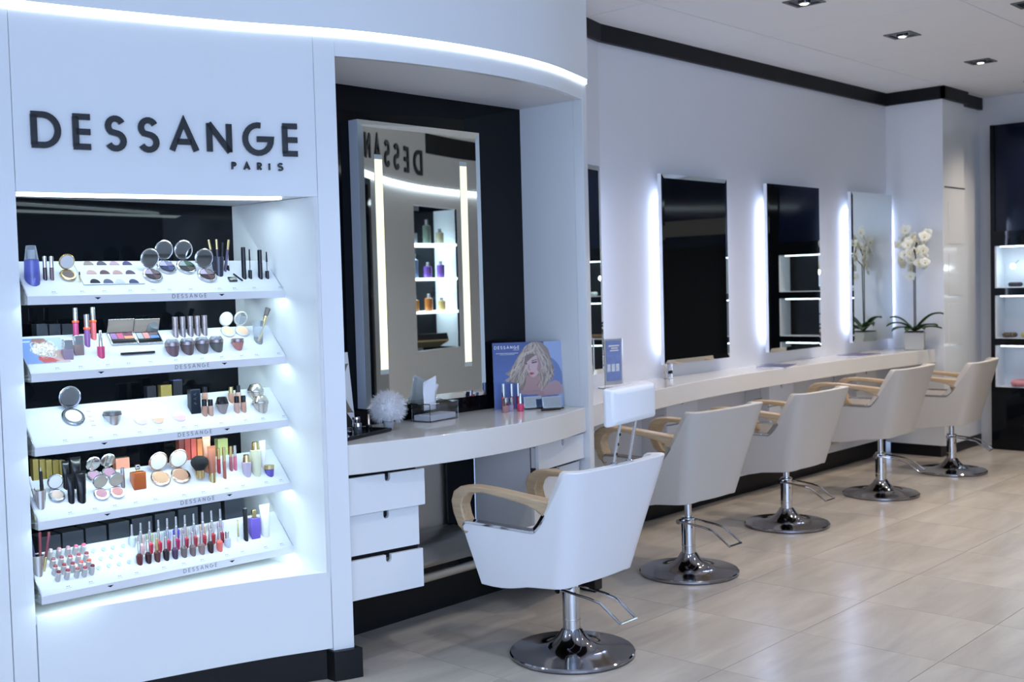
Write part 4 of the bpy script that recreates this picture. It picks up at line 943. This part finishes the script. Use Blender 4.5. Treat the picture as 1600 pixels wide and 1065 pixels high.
# left leaning portrait card partly hidden by the pilaster
t = thing('counter_poster', 'pale portrait card at the left end of the vanity, mostly hidden by the pilaster', 'poster', (3.02, 3.93, CT + .0175), (math.radians(-6), 0, .1))
MB().box(-.15, .165, 0, .004, 0, .33).build('card', whitepl, t, smooth=False)
mb = MB(); mb.prism([(.165 - .045 * (1 - ((q / 16 - .5) * 2) ** 2) - .004, .06 + .22 * q / 16) for q in range(17)] + [(-.12, .26), (-.12, .08)], -.0014, -.0002, 'y'); mb.build('print', mat('printed hair', srgb(128, 116, 104), .5, noise=.4, nscale=60), t, smooth=False)
mb = MB(); mb.prism([(.165, .0), (.1, .09), (-.12, .08), (-.12, 0)], -.0024, -.0014, 'y'); mb.build('print', mat('printed black', (.02, .02, .025), .5), t, smooth=False)

# ============================================================ LONG MIRROR COUNTER
CFX = [4.47, 4.9, 5.38, 5.95, 6.58, 7.33, 8.0, 8.38, 9.0, 9.497]
CFYs = [3.665, 3.79, 3.885, 3.98, 4.025, 4.04, 4.035, 4.02, 3.975, 3.935]
CF = _spline(CFX, CFYs)
LT, LB = .93, .815
poly = [(4.47 + (9.497 - 4.47) * i / 50, CF(4.47 + (9.497 - 4.47) * i / 50)) for i in range(51)] + [(9.497, WY - .001), (BEND, WY - .001), (4.47, WY - .262)]
lc_ = MB().prism(poly, LB, LT).build('styling_counter', counter_white, bevel=.003); tag(lc_, 'long curved white styling counter below the row of mirrors', 'counter')
# under-counter cabinets
for k, (px, nm) in enumerate(((1066, 'behind the second chair'), (1221, 'behind the third chair'), (1354, 'behind the fourth chair'))):
    c0 = at(px, 625 - (px - 1066) * .16, y=4.16); x0 = c0.x
    c = thing('drawer_unit', f'narrow white drawer unit under the styling counter {nm}', 'cabinet', (x0, 4.16, 0), (0, 0, 0), 'drawer units under the styling counter')
    MB().box(-.17, .17, .02, WY - 4.162, .30, LB - .002).build('body', satin_white, c, smooth=False)
    for z0, z1 in ((.655, .80), (.49, .645), (.32, .48)):
        r = .013; dz = .032
        polyd = [(-.175, z0), (.175, z0), (.175, z1), (r, z1)] + [(r * math.cos(-q * PI / 8), z1 - dz + r + r * math.sin(-q * PI / 8)) for q in range(0, 9)] + [(-r, z1), (-.175, z1)]
        d = MB().prism(polyd, 0, .018, 'y').build('drawer', gloss_white, c, smooth=False)
        MB().box(-.02, .02, .0182, .0192, z1 - dz - .01, z1 - .002).build('finger_recess', mat('recess blue grey', (.25, .27, .33), .5), d, smooth=False)
for k, px in enumerate((1037, 1188, 1323)):
    x0 = at(px, 610, y=4.2).x
    t = thing('dryer_hook', f'thin chrome hook under the styling counter, {["left", "middle", "right"][k]} one of three', 'hook', (x0, 4.2, LB - .001), (0, 0, 0), 'chrome hooks under the styling counter')
    MB().tube([(0, 0, 0), (0, 0, -.09), (0, -.012, -.10), (-.10, -.012, -.10)], .004, 8).build('wire', chrome, t)
t = thing('foot_rail', 'grey metal foot bar at the base of the wall behind the fourth chair', 'rail', (8.35, 4.28, .27))
MB().box(-.35, .25, -.04, .04, -.035, .035).build('bar', steel, t, bevel=.015); MB().box(-.03, .03, .04, .079, -.03, .03).build('bracket', steel, t)
# mirrors with backlight
ML = [(6.04, 6.82), (7.36, 8.15), (8.69, 9.455)]
mn = ['behind the second chair', 'behind the third chair', 'beside the orchid']
def back_mirror(label, x, y, rz, wdt, yoff=0):
    t = thing('wall_mirror', label, 'mirror', (x, y, 1.02), (0, 0, rz), 'backlit mirrors on the long wall')
    hw = wdt / 2; mh = 1.24
    MB().box(-hw, hw, -.068, -.040, 0, mh).build('mirror_box', gloss_white, t, smooth=False)
    MB().box(-hw + .07, hw - .07, -.040, -.001, .06, mh - .06).build('mount', satin_white, t, smooth=False)
    bevel_mirror(t, hw, mh, -.072, .028, .0022)
    for s_ in (-1, 1):
        MB().box(s_ * (hw - .062) - .004, s_ * (hw - .062) + .004, -.038, -.004, .10, mh - .14).build('led_strip', led_blue, t, smooth=False)
for (a, b), nm in zip(ML, mn): back_mirror(f'backlit frameless wall mirror {nm}', (a + b) / 2, WY, 0, b - a)
an = math.atan2(.30, 1.2)
back_mirror('backlit frameless mirror just right of the display wall, mostly hidden', 5.0, WY - .30 + .7 * .25 - .002, an, .70)
# brochure
t = thing('brochure_stand', 'clear stand with a blue brochure on the styling counter', 'brochure', (5.36, 4.19, LT + .0005), (0, 0, -.15))
MB().box(-.075, .075, -.012, -.009, 0, .30).build('acrylic_front', acr, t); MB().box(-.075, .075, -.02, .05, 0, .003).build('acrylic_foot', acr, t)
MB().box(-.07, .07, -.0085, -.006, .02, .295).build('card', whitepl, t)
MB().box(-.06, .06, -.0125, -.012, .045, .285).build('print', mat('brochure blue', srgb(122, 142, 196), .4, noise=.25, nscale=30), t)
for (a, b, z0, z1) in ((-.04, .045, .25, .258), (-.02, .035, .236, .243), (-.03, .04, .222, .229)): MB().box(a, b, -.0132, -.0126, z0, z1).build('small_print', whitepl, t)
for k in range(3): MB().box(-.055 + k * .036, -.028 + k * .036, -.0132, -.0126, .10, .145).build('picture', mat('brochure picture', srgb(205, 215, 232), .4, noise=.3, nscale=90), t)
t = thing('name_block', 'small clear block with a black band on the counter by the second mirror', 'sign', (6.02, 4.25, LT + .0005))
MB().box(-.03, .03, -.015, .015, 0, .10).build('block', acr, t, bevel=.002); MB().box(-.025, .025, -.0165, -.0155, .035, .055).build('band', blackpl, t)
for k, (px, py, nm) in enumerate(((1196, 574.5, 'third'), (1328, 558, 'fourth'))):
    x = 7.25 if k == 0 else 8.55
    t = thing('magazine', f'dark-covered magazine lying flat on the styling counter near the {nm} chair', 'magazine', (x, 4.17, LT + .0005), (0, 0, .25 if k == 0 else -.1), 'magazines on the styling counter')
    MB().box(-.15, .15, -.105, .105, 0, .006).build('pages', whitepl, t); MB().box(-.152, .152, -.107, .107, .006, .008).build('cover', mat('magazine cover %d' % k, srgb(92, 92, 128) if k == 0 else srgb(96, 84, 120), .3, noise=.4, nscale=25), t)

# ---- orchid
ox, oy = 9.36, 4.06
t = thing('potted_orchid', 'white orchid with arching sprays in a square cream pot on the counter end', 'plant', (ox, oy, LT + .0005), (0, 0, .35))
potm = mat('cream ceramic', (.60, .585, .52), .4)
rw = .083
mb = MB(); mb.loft([[(-rw * .94, -rw * .94, 0), (rw * .94, -rw * .94, 0), (rw * .94, rw * .94, 0), (-rw * .94, rw * .94, 0)], [(-rw, -rw, .15), (rw, -rw, .15), (rw, rw, .15), (-rw, rw, .15)]]); mb.build('pot', potm, t, bevel=.006)
MB().box(-rw * .88, rw * .88, -rw * .88, rw * .88, .148, .158).build('bark', mat('orchid bark', (.12, .07, .04), .9, noise=.5, nscale=60, bump=1), t)
leafm = mat('orchid leaf', (.035, .075, .03), .3, noise=.3, nscale=10)
def leaf(parent, ang, L, wd, rise, droop):
    rings = []
    n = 9
    for k in range(n + 1):
        s_ = k / n; r = L * s_; z = .155 + rise * math.sin(s_ * PI * .6) - droop * s_ * s_; wv = wd * math.sin(PI * min(1, (s_ * .92 + .08))) ** .7 + .002
        c, sn = math.cos(ang), math.sin(ang); wv *= 1.35
        rings.append([(r * c + sn * wv, r * sn - c * wv, z + .012), (r * c, r * sn, z), (r * c - sn * wv, r * sn + c * wv, z + .012)])
    mb = MB(); mb.loft(rings, cap=False, closed=False); o = mb.build('leaf', leafm, parent, fix=False); o.modifiers.new('s', 'SOLIDIFY').thickness = .002
for k, (a, L, wd, ri, dr) in enumerate(((-1.9, .25, .032, .15, .0), (-2.2, .24, .032, .07, .02), (-1.5, .22, .032, .05, .03), (2.0, .24, .03, .10, .05), (2.4, .25, .03, .06, .05), (2.9, .22, .03, .05, .05), (-2.7, .22, .03, .05, .03), (1.5, .2, .03, .12, .0))): leaf(t, a, L, wd, ri, dr)
petal = mat('white orchid petal', (.84, .84, .74), .6); lipm = mat('orchid throat', (.75, .68, .30), .6); stemm = mat('orchid stem', (.05, .045, .035), .5)
rg = random.Random(11)
fo = None
def flower_tree():
    fl_ = MB()
    for k in range(5):
        a = PI / 2 + k * 2 * PI / 5; wd = .022 if k in (1, 4) else .016; L = .040 if k in (1, 4) else .036
        n = 6; rings = []
        for q in range(n + 1):
            s_ = q / n; r = L * s_; wv = wd * math.sin(PI * (s_ * .85 + .1)); c, sn = math.cos(a), math.sin(a); y = -.006 * math.sin(s_ * PI)
            rings.append([(r * c - sn * wv, y + .002, r * sn + c * wv), (r * c, y, r * sn), (r * c + sn * wv, y + .002, r * sn - c * wv)])
        fl_.loft(rings, cap=False, closed=False)
    return fl_
for sgn, (bx, by, tx, hgt, bend) in enumerate(((.0, .0, -.02, .58, -1.1), (.02, -.01, .0, .64, -.35))):
    pts = []
    for k in range(16):
        s_ = k / 15
        if s_ < .6: pts.append((bx + tx * s_, by, .15 + hgt * s_ / .6 * .98))
        else:
            u = (s_ - .6) / .4; pts.append((bx + tx * .6 + bend * .20 * math.sin(u * PI / 2 * 1.1), by - .03 * u, .15 + hgt + .12 * math.sin(u * PI * .9) + .0 * u))
    MB().tube(pts, .0045, 8).build('stem', stemm, t)
    for k in range(22):
        s_ = .58 + .42 * k / 21; i0 = min(15, int(s_ * 15)); P = Vector(pts[i0]) + Vector((rg.uniform(-.10, .09), rg.uniform(-.09, .12), rg.uniform(-.12, .11)))
        if fo is None:
            fo = flower_tree().build('flower', petal, t, fix=False); o = fo; MB().ball((0, -.006, -.004), .007, 8, 6).build('throat', lipm, fo); 
        else:
            o = copy_tree(fo, t)
        o.location = P; o.rotation_euler = (rg.uniform(-.4, .4), rg.uniform(-.4, .4), rg.uniform(-1.5, -.3)); sc = rg.uniform(1.0, 1.4); o.scale = (sc, sc, sc)

# ============================================================ FAR BLACK SHOWCASE WALL
XC = 10.22
showc = thing('showcase_cabinet', 'black glass showcase wall with three lit compartments at the far end', 'cabinet', (XC, 3.22, 0))
def bxw(name, y0, y1, z0, z1, m, x0=0, x1=.22, **k): return MB().box(x0, x1, y0 - 3.22, y1 - 3.22, z0, z1).build(name, m, showc, smooth=False, **k)
bxw('frame_post', 3.70, 3.735, 0, 2.86, black_gloss)
bxw('frame_post', 2.62, 2.74, 0, 2.86, black_gloss)
CZs = [(1.43, 1.80), (.985, 1.365), (.555, .925)]
bxw('base_panel', 2.74, 3.70, 0, .555, black_gloss); bxw('rail', 2.74, 3.70, .925, .985, black_gloss); bxw('rail', 2.74, 3.70, 1.365, 1.43, black_gloss); bxw('rail', 2.74, 3.70, 1.80, 1.93, black_gloss)
bxw('upper_glass', 2.74, 3.70, 1.93, 2.86, mat('dark blue glass', (.003, .005, .016), .08, spec=.3), x0=.02)
lite = mat('lit white side', (.72, .78, .86), .4)
for z0, z1 in CZs:
    bxw('compartment_side', 3.685, 3.70, z0, z1, lite, x0=.005); bxw('compartment_side', 2.74, 2.755, z0, z1, lite, x0=.005)
    bxw('compartment_floor', 2.755, 3.685, z0 - .001, z0 + .006, lite, x0=.002)
    bxw('compartment_back', 2.755, 3.40, z0, z1, black_satin, x0=.20, x1=.215); bxw('compartment_back', 3.40, 3.685, z0, z1, lite, x0=.20, x1=.215)
    bxw('light_bar', 2.80, 3.66, z1 - .012, z1 - .002, mat('case LED', (.8, .9, 1), .4, emit=(.7, .88, 1), es=5), x0=.02, x1=.035)
# door and further dark panels seen only in the mirrors
d1 = struct('door_1')
MB().box(XC + .02, XC + .1, -.6, 2.62, 0, 1.93).build('door_leaf', black_gloss, d1, smooth=False)
MB().box(XC + .02, XC + .1, -.6, 2.62, 1.93, 2.5).build('door_glass', mat('dark blue glass', (0, 0, 0)), d1, smooth=False)
MB().box(XC, XC + .1, -.6, 2.62, 2.05, 2.22).build('lintel', mat('dark bronze beam', (.05, .045, .035), .5), d1, smooth=False)
MB().box(XC + .02, XC + .1, -3.3, 2.62, 2.5, 2.86).build('door_glass', mat('dark blue glass', (0, 0, 0)), d1, smooth=False)
MB().box(XC + .02, XC + .1, -3.3, -.6, 0, 2.5).build('door_leaf', black_gloss, d1, smooth=False)
# trinkets in the showcase
gl3 = ['top', 'middle', 'bottom']
tr_specs = [(0, 3.55, 'dark bead bracelet', (.03, .03, .05)), (0, 3.40, 'small grey trinket dish', (.3, .3, .4)), (0, 3.22, 'pale shell trinket', (.5, .6, .6)),
            (1, 3.60, 'brown leather cuff', (.10, .08, .06)), (1, 3.44, 'yellow hair clip', (.5, .42, .15)), (1, 3.28, 'bronze hair clip', (.16, .11, .07)), (2, 3.50, 'pink flower hairband', (.62, .26, .30)), (2, 3.18, 'pale green hairband', (.35, .5, .48))]
for q, (lv, y, nm, c) in enumerate(tr_specs):
    t = thing('hair_accessory', f'{nm} in the {gl3[lv]} lit compartment of the far showcase', 'accessory', (XC + .08, y, CZs[lv][0] + .0065), (0, 0, q))
    mb = MB(); R_ = .055 if q not in (6,) else .08; nb = 12 if q != 6 else 20
    for k in range(nb):
        a = 2 * PI * k / nb; mb.ball((R_ * math.cos(a), R_ * math.sin(a) * .7, .024 if q != 6 else .032), .021 if q != 6 else .028, 8, 6)
    mb.build('beads', mat('accessory %d' % q, c, .3, noise=.3, nscale=40), t)
    MB().tube([(R_ * math.cos(2 * PI * k / 20), R_ * math.sin(2 * PI * k / 20) * .7, .012) for k in range(20)], .006, 6, closed=True).build('band', blackpl if q < 3 else gold, t)
for k, y in enumerate((3.56, 3.33)):
    t = thing('spot_lamp', f'tiny bright spot lamp in the top compartment of the far showcase, {["left", "right"][k]} one', 'light', (XC + .05, y, 1.62), (0, 0, 0), 'spot lamps in the showcase')
    MB().ball((0, 0, 0), .022, 12, 8).build('bulb', mat('spot bulb', (1, 1, 1), .3, emit=(.8, .95, 1), es=30), t); MB().tube([(.01, 0, .01), (.14, 0, .05)], .005, 8).build('arm', chrome, t)

# ============================================================ OPPOSITE COUNTER WALL (seen in the vanity mirror)
OX = [5.6, 6.41, 6.88, 7.67, 8.33, 8.83, 9.6]; OY = [.75, .21, -.11, -.54, -.76, -.86, -.95]
OF = _spline(OX, OY)
op = struct('wall_opposite')
def oslab(name, xa, xb, z0, z1, m, front=0, thick=.03): # faces +Y: mirror the slab
    return curved_slab(MB(), OF, xa, xb, z0, z1, thick, -front).build(name, m, op)
def oslab2(name, xa, xb, z0, z1, m, fr=0.0, th=.03): return curved_slab(MB(), OF, xa, xb, z0, z1, th, fr).build(name, m, op)
oslab2('bulkhead', 5.6, 9.6, 2.60, CZ, satin_white, .02); 
NXa, NXb = 7.63, 8.50
oslab2('facade_panel', 5.6, 6.55, 0, 2.55, black_gloss); oslab2('facade_panel', 6.9, NXa, 0, 2.55, satin_white); oslab2('facade_panel', NXb, 9.6, 0, 2.55, satin_white)
oslab2('facade_panel', 6.55, 6.9, 0, 2.55, mat('grey opposite column', (.35, .36, .38), .4))
oslab2('facade_panel', NXa, NXb, 2.40, 2.55, satin_white); oslab2('facade_panel', NXa, NXb, 0, .93, satin_white)
MB().box(NXa, NXb, OF(NXb) - .38, OF(NXb) - .36, .93, 2.40).build('niche_back', black_gloss, op, smooth=False)
MB().box(NXa - .02, NXa, OF(NXb) - .38, OF(NXa), .93, 2.40).build('niche_side', satin_white, op, smooth=False)
MB().box(NXb, NXb + .02, OF(NXb) - .38, OF(NXb), .93, 2.40).build('niche_side', lite, op, smooth=False)
oslab2('cornice_board', 7.9, 9.6, CZ - .2, CZ, black_trim, .03, .01)
oo = curved_slab(MB(), OF, 5.9, 9.6, 2.555, 2.595, .02, .03).build('light_strip', led_cold); tag(oo, 'curved LED light strip on the wall reflected in the vanity mirror', 'light')
osg = thing('wall_sign', 'black DESSANGE lettering reflected in the vanity mirror', 'sign', (7.4, OF(7.4), 2.7))
def oletter(ch, x_right, h, th, z0):   # reads along -X when seen from +Y
    s_ = slope_of(OF, x_right - .1); u = Vector((-1, -s_)).normalized(); nn = Vector((-u.y, u.x)); nn = nn if nn.y > 0 else -nn
    A = Vector((x_right, OF(x_right)))
    def tf(p, d): return (A.x + u.x * p.x + nn.x * (d + .022) - 7.4, A.y + u.y * p.x + nn.y * (d + .022) - OF(7.4), z0 + p.y - 2.7)
    mb = MB(); letter(mb, ch, h, th, .001, .012, tf); mb.build('letter', letter_black, osg, smooth=False)
xr = 7.80
for ch in 'DESSANGE':
    oletter(ch, xr, .25, .042, 2.70); xr -= (LET[ch][0] * .208 + .042 + .12) / math.hypot(1, slope_of(OF, xr))
gsh = mat('glass shelf edge', (.8, .9, 1), .3, emit=(.75, .93, 1), es=3)
bc = [[(150, 160, 175), (170, 178, 190), (120, 140, 130), (190, 185, 160)], [(60, 100, 170), (120, 150, 190), (120, 80, 170), (130, 90, 180)], [(200, 120, 50), (190, 130, 70), (180, 110, 50), (215, 190, 130)]]
for lv, z in enumerate((2.02, 1.66, 1.31)):
    s_ = thing('glass_shelf', f'glowing glass shelf in the opposite niche, {["upper", "middle", "lower"][lv]} one', 'shelf', ((NXa + NXb) / 2, OF(NXb) - .13, z), (0, 0, 0), 'glass shelves of the opposite niche')
    MB().box(-.433, .433, -.22, .12, -.012, .012).build('pane', gsh, s_, smooth=False)
    for k in range(4):
        x = NXa + .12 + k * .19; h_ = (.18, .14, .25, .16)[(k + lv) % 4]
        t = thing('care_bottle', f'hair care bottle {["on the far left", "left of centre", "right of centre", "on the far right"][k]} of the {["upper", "middle", "lower"][lv]} glass shelf across the room', 'bottle', (x, OF(NXb) - .08, z + .0125), (0, 0, 0), 'hair care bottles of the opposite niche')
        MB().lathe([(.04, 0), (.042, .01), (.042, h_ * .75), (.02, h_ * .8)], 16).build('bottle', lac(bc[lv][k]), t); MB().lathe([(.018, h_ * .8), (.018, h_), (.014, h_ + .002)], 12).build('cap', silver, t)
osl = thing('led_strip', 'vertical dotted LED strip at the back of the opposite niche', 'light', (8.0, OF(NXb) - .35, .95))
mb = MB()
for k in range(56): mb.box(-.008, .008, 0, .004, k * .026, k * .026 + .014)
mb.build('diodes', mat('dot LED', (1, 1, 1), .3, emit=(.8, .9, 1), es=6), osl, smooth=False)
t = thing('gift_box', 'black boxed set leaning in the opposite niche below the glass shelves', 'box', (8.05, OF(NXb) - .08, .99), (.35, 0, .15))
MB().box(-.25, .25, -.1, .1, 0, .07).build('box_body', blackpl, t, bevel=.003); MB().box(-.25, .25, -.101, .101, -.02, -.001).build('box_base', gold, t)

# ============================================================ SALON CHAIRS
def make_chair(leather, raised, headrest, label, loc, rz):
    c = thing('salon_chair', label, 'chair', loc, (0, 0, rz), 'hydraulic styling chairs')
    dz = raised
    hw = lambda z: .236 + (z - .33) * .175
    by = lambda z: -.165 - (z - .33) * .27
    fy = lambda z: .300 + (z - .30) * .25
    RC = .072
    def upoint(s, z, inset=0):
        # s in [0,1] along the U from left front to right front
        h_, b_, f_ = hw(z) - inset, by(z) + inset, fy(min(z, .575))
        Lside = f_ - (b_ + RC); Lc = RC * PI / 2; Lb = 2 * (h_ - RC); tot = 2 * Lside + 2 * Lc + Lb; d = s * tot
        if d < Lside: return Vector((-h_, f_ - d, z))
        d -= Lside
        if d < Lc: a = d / RC; return Vector((-h_ + RC - RC * math.cos(a), b_ + RC - RC * math.sin(a), z))
        d -= Lc
        if d < Lb:
            xx = -h_ + RC + d; return Vector((xx, b_ - .012 * (1 - (xx / (h_ - RC)) ** 2), z))
        d -= Lb
        if d < Lc: a = d / RC; return Vector((h_ - RC + RC * math.sin(a), b_ + RC - RC * math.cos(a), z))
        d -= Lc
        return Vector((h_, b_ + RC + d, z))
    def ztop(s):
        sy = min(s, 1 - s)
        # arm top until s_a, then rises steeply
        sa, sb = .240, .320
        if sy <= sa: return .572
        if sy >= sb: return .835 - .0 * 1
        t = (sy - sa) / (sb - sa)
        return .572 + .012 * t + .251 * (t ** 1.5)
    def zbot(s):
        sy = min(s, 1 - s); return .300 + .055 * min(1, sy / .4) - (.012 * math.sin(min(1, sy / .2) * PI))
    us = [0, .004, .01, .018, .03, .05, .09, .13, .17, .20, .222, .236, .243, .25, .256, .262, .268, .274, .28, .286, .292, .298, .304, .311, .318, .325, .331, .338, .35, .375, .40, .44, .47]; us = us + [.5] + [1 - u for u in us[::-1]]
    NV = 12; TH = .042
    outer, inner = [], []
    for u in us:
        a, b = zbot(u), ztop(u); sy = min(u, 1 - u)
        if sy < .025: b -= .045 * (1 - math.sqrt(max(0, 1 - (1 - sy / .025) ** 2)))
        outer.append([upoint(u, a + (b - a) * k / NV) for k in range(NV + 1)]); inner.append([upoint(u, a + (b - a) * k / NV, TH) for k in range(NV + 1)])
    rings = [o_ + i_[::-1] for o_, i_ in zip(outer, inner)]
    sh = MB(); sh.loft([[Vector((p.x, p.y, p.z + dz)) for p in r] for r in rings]); sh.build('shell', leather, c, bevel=.007, seg=3)
    # chrome edge along the arm tops
    for side in (0, 1):
        ptsU = [u for u in us if 0 <= min(u, 1 - u) <= .275 and (u < .5) == (side == 0)]
        if side: ptsU = ptsU[::-1]
        mb = MB(); rg_ = []
        for u in ptsU:
            k = us.index(u); a, b = outer[k][-1], inner[k][-1]; up = Vector((0, 0, .004))
            out = (a - b).normalized() * .002
            rg_.append([a + out - up * 2, b - out - up * 2, b - out + up, a + out + up])
        mb.loft([[Vector((p.x, p.y, p.z + dz)) for p in r] for r in rg_]); mb.build('arm_trim', chrome, c, bevel=.0015)
    # wooden armrests
    prof = [(.345, .515), (.390, .545), (.418, .60), (.428, .65), (.412, .692), (.372, .716), (.31, .724), (.20, .722), (.0, .708), (-.165, .696),
            (-.16, .60), (-.135, .578), (-.115, .60), (-.09, .635), (-.055, .658), (.0, .674), (.12, .690), (.24, .700), (.318, .694), (.355, .670), (.370, .635), (.360, .595), (.340, .56), (.315, .53)]
    for sx in (-1, 1):
        x0 = sx * .240
        mb = MB(); mb.prism([(y, z + dz) for y, z in prof], x0 - .031, x0 + .031, 'x'); mb.build('armrest', wood, c, bevel=.006, seg=3)
    # seat cushion
    mb = MB(); rg_ = []
    for z, k in ((.405, .95), (.42, 1), (.475, 1), (.497, .95)):
        h_ = .232 * k; rg_.append([(-h_, -.16 * k, z + dz), (h_, -.16 * k, z + dz), (h_, .30 * k, z + dz), (-h_, .30 * k, z + dz)])
    mb.loft(rg_); mb.build('seat', leather, c, bevel=.02, seg=3)
    MB().box(-.21, .21, -.14, .25, .345 + dz, .405 + dz).build('seat_pan', black_satin, c, bevel=.01)
    # lift
    MB().lathe([(.040, .02), (.040, .09), (.037, .092), (.037, .30), (.034, .304)], 28).build('column', chrome, c)
    MB().lathe([(.0375, .150), (.0378, .151), (.0378, .154), (.0375, .155)], 28).build('collar', steel, c)
    MB().lathe([(.019, .304), (.019, .345 + dz)], 20).build('piston', chrome, c)
    pr = [(.0, .004), (.262, .004), (.265, .008), (.265, .016), (.260, .021)] + [(.260 - .20 * (k / 9), .021 + .016 * (k / 9) + .045 * (k / 9) ** 5) for k in range(1, 10)] + [(.042, .11), (.041, .112)]
    MB().lathe(pr, 56).build('base', dark_chrome, c)
    MB().lathe([(.255, 0), (.255, .004)], 40).build('base_pad', blackpl, c)
    # pump lever: two rods and a tread bar
    lev = MB().tube([(-.075, .012, .285), (-.035, .012, .285)], .014, 14).build('pump_pedal', chrome, c)
    for xx in (-.058, .048):
        MB().tube([(xx, .012, .285), (xx, -.14, .272), (xx, -.20, .262), (xx, -.30, .195)], .0055, 8).build('rod', chrome, lev)
    MB().tube([(-.058, -.30, .195), (.048, -.30, .195)], .0065, 8).build('tread_bar', chrome, lev)
    MB().tube([(-.065, .012, .285), (.055, .012, .285)], .009, 10).build('pivot_pin', chrome, lev)
    if headrest:
        hr = MB(); rg_ = []
        for y, kx, z0, z1 in ((-.345, .80, 1.010, 1.135), (-.335, .98, .998, 1.146), (-.30, 1.03, .990, 1.152), (-.285, .96, .998, 1.146)):
            w2 = .148 * kx; rg_.append([(-w2 + .02, y, z0 + dz), (w2 + .02, y, z0 + .012 + dz), (w2 + .02, y, z1 + dz), (-w2 + .02, y, z1 - .008 + dz)])
        hr.loft(rg_); hr.build('headrest', leather, c, bevel=.016, seg=3, label='padded white headrest')
        for xx in (-.048, .055):
            r_ = MB().tube([(xx, -.268, .80 + dz), (xx, -.318, 1.02 + dz)], .0065, 12).build('headrest_rod', chrome, c)
            MB().lathe([(.016, 0), (.016, .006), (.010, .010)], 14).build('rod_socket', chrome, r_, loc=(xx, -.277, .833 + dz))
            if xx < 0:
                for q in range(3):
                    f_ = .35 + q * .18; MB().box(-.004, .004, -.0078, -.0055, -.005, .005).build('height_notch', blackpl, r_, loc=(xx, -.268 - .05 * f_, .80 + .22 * f_ + dz))
    return c
make_chair(leather_white, 0, True, 'white salon chair with headrest in front of the vanity', (3.585, 3.05, 0), math.radians(1))
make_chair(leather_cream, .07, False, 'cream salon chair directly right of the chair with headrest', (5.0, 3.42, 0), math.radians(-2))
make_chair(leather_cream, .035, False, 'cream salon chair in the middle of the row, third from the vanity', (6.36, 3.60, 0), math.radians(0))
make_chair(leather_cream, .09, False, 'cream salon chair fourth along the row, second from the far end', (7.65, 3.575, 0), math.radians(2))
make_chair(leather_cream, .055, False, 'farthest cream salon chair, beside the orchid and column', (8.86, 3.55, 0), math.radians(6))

# ============================================================ CEILING DOWNLIGHTS
dlp = None
names = ['nearest visible', 'second', 'third', 'fourth']
for k, (x, y) in enumerate(DL):
    lab = f'square black recessed downlight, {names[k]} along the ceiling row above the chairs' if k < 4 else ['square black recessed downlight at the top right corner of the picture'][0] if k == 4 else f'square black recessed downlight outside the picture, {["right of the last chair row", "in front of the vanity chair", "in front of the display wall", "above the photographer, right", "by the opposite wall, left", "by the opposite wall, middle", "by the opposite wall, right", "above the photographer, left", "behind the photographer"][(k - 5) % 9]}'
    if dlp is None:
        t = thing('downlight', lab, 'light', (x, y, CZ), (0, 0, 0), 'recessed ceiling downlights')
        for (a, b, c_, d_) in ((-.09, .09, -.09, -.07), (-.09, .09, .07, .09), (-.09, -.07, -.07, .07), (.07, .09, -.07, .07)): MB().box(a, b, c_, d_, -.006, .002).build('frame', mat('grey frame', (.10, .10, .10), .4), t, smooth=False)
        MB().box(-.07, .07, -.07, .07, -.001, .001).build('recess', blackpl, t, smooth=False)
        MB().lathe([(.036, -.004), (.036, -.012), (.028, -.014)], 20).build('lamp_housing', chrome, t)
        MB().lathe([(.024, -.0142), (.022, -.016)], 18).build('lens', mat('downlight lens', (1, 1, 1), .3, emit=(1, .93, .85), es=4), t)
        dlp = t
    else:
        t = copy_tree(dlp); t.location = (x, y, CZ); t['label'] = lab
    l = bpy.data.lights.new('downlight_lamp', 'SPOT'); l.energy = (60 if x > 4.5 else 46); l.color = (1, .86, .72) if x > 4.5 and y > 1.5 else (.88, .92, 1.0); l.spot_size = math.radians(112); l.spot_blend = .9; l.shadow_soft_size = .06
    o = bpy.data.objects.new('downlight_lamp', l); COL.objects.link(o); o.location = (x, y, CZ - .03)
# practical light of the LED lines
area_light('niche_shelf_light', (2.22, 3.86, 1.90), (math.radians(12), 0, yaw), .9, .04, 1.0, (.72, .92, 1))
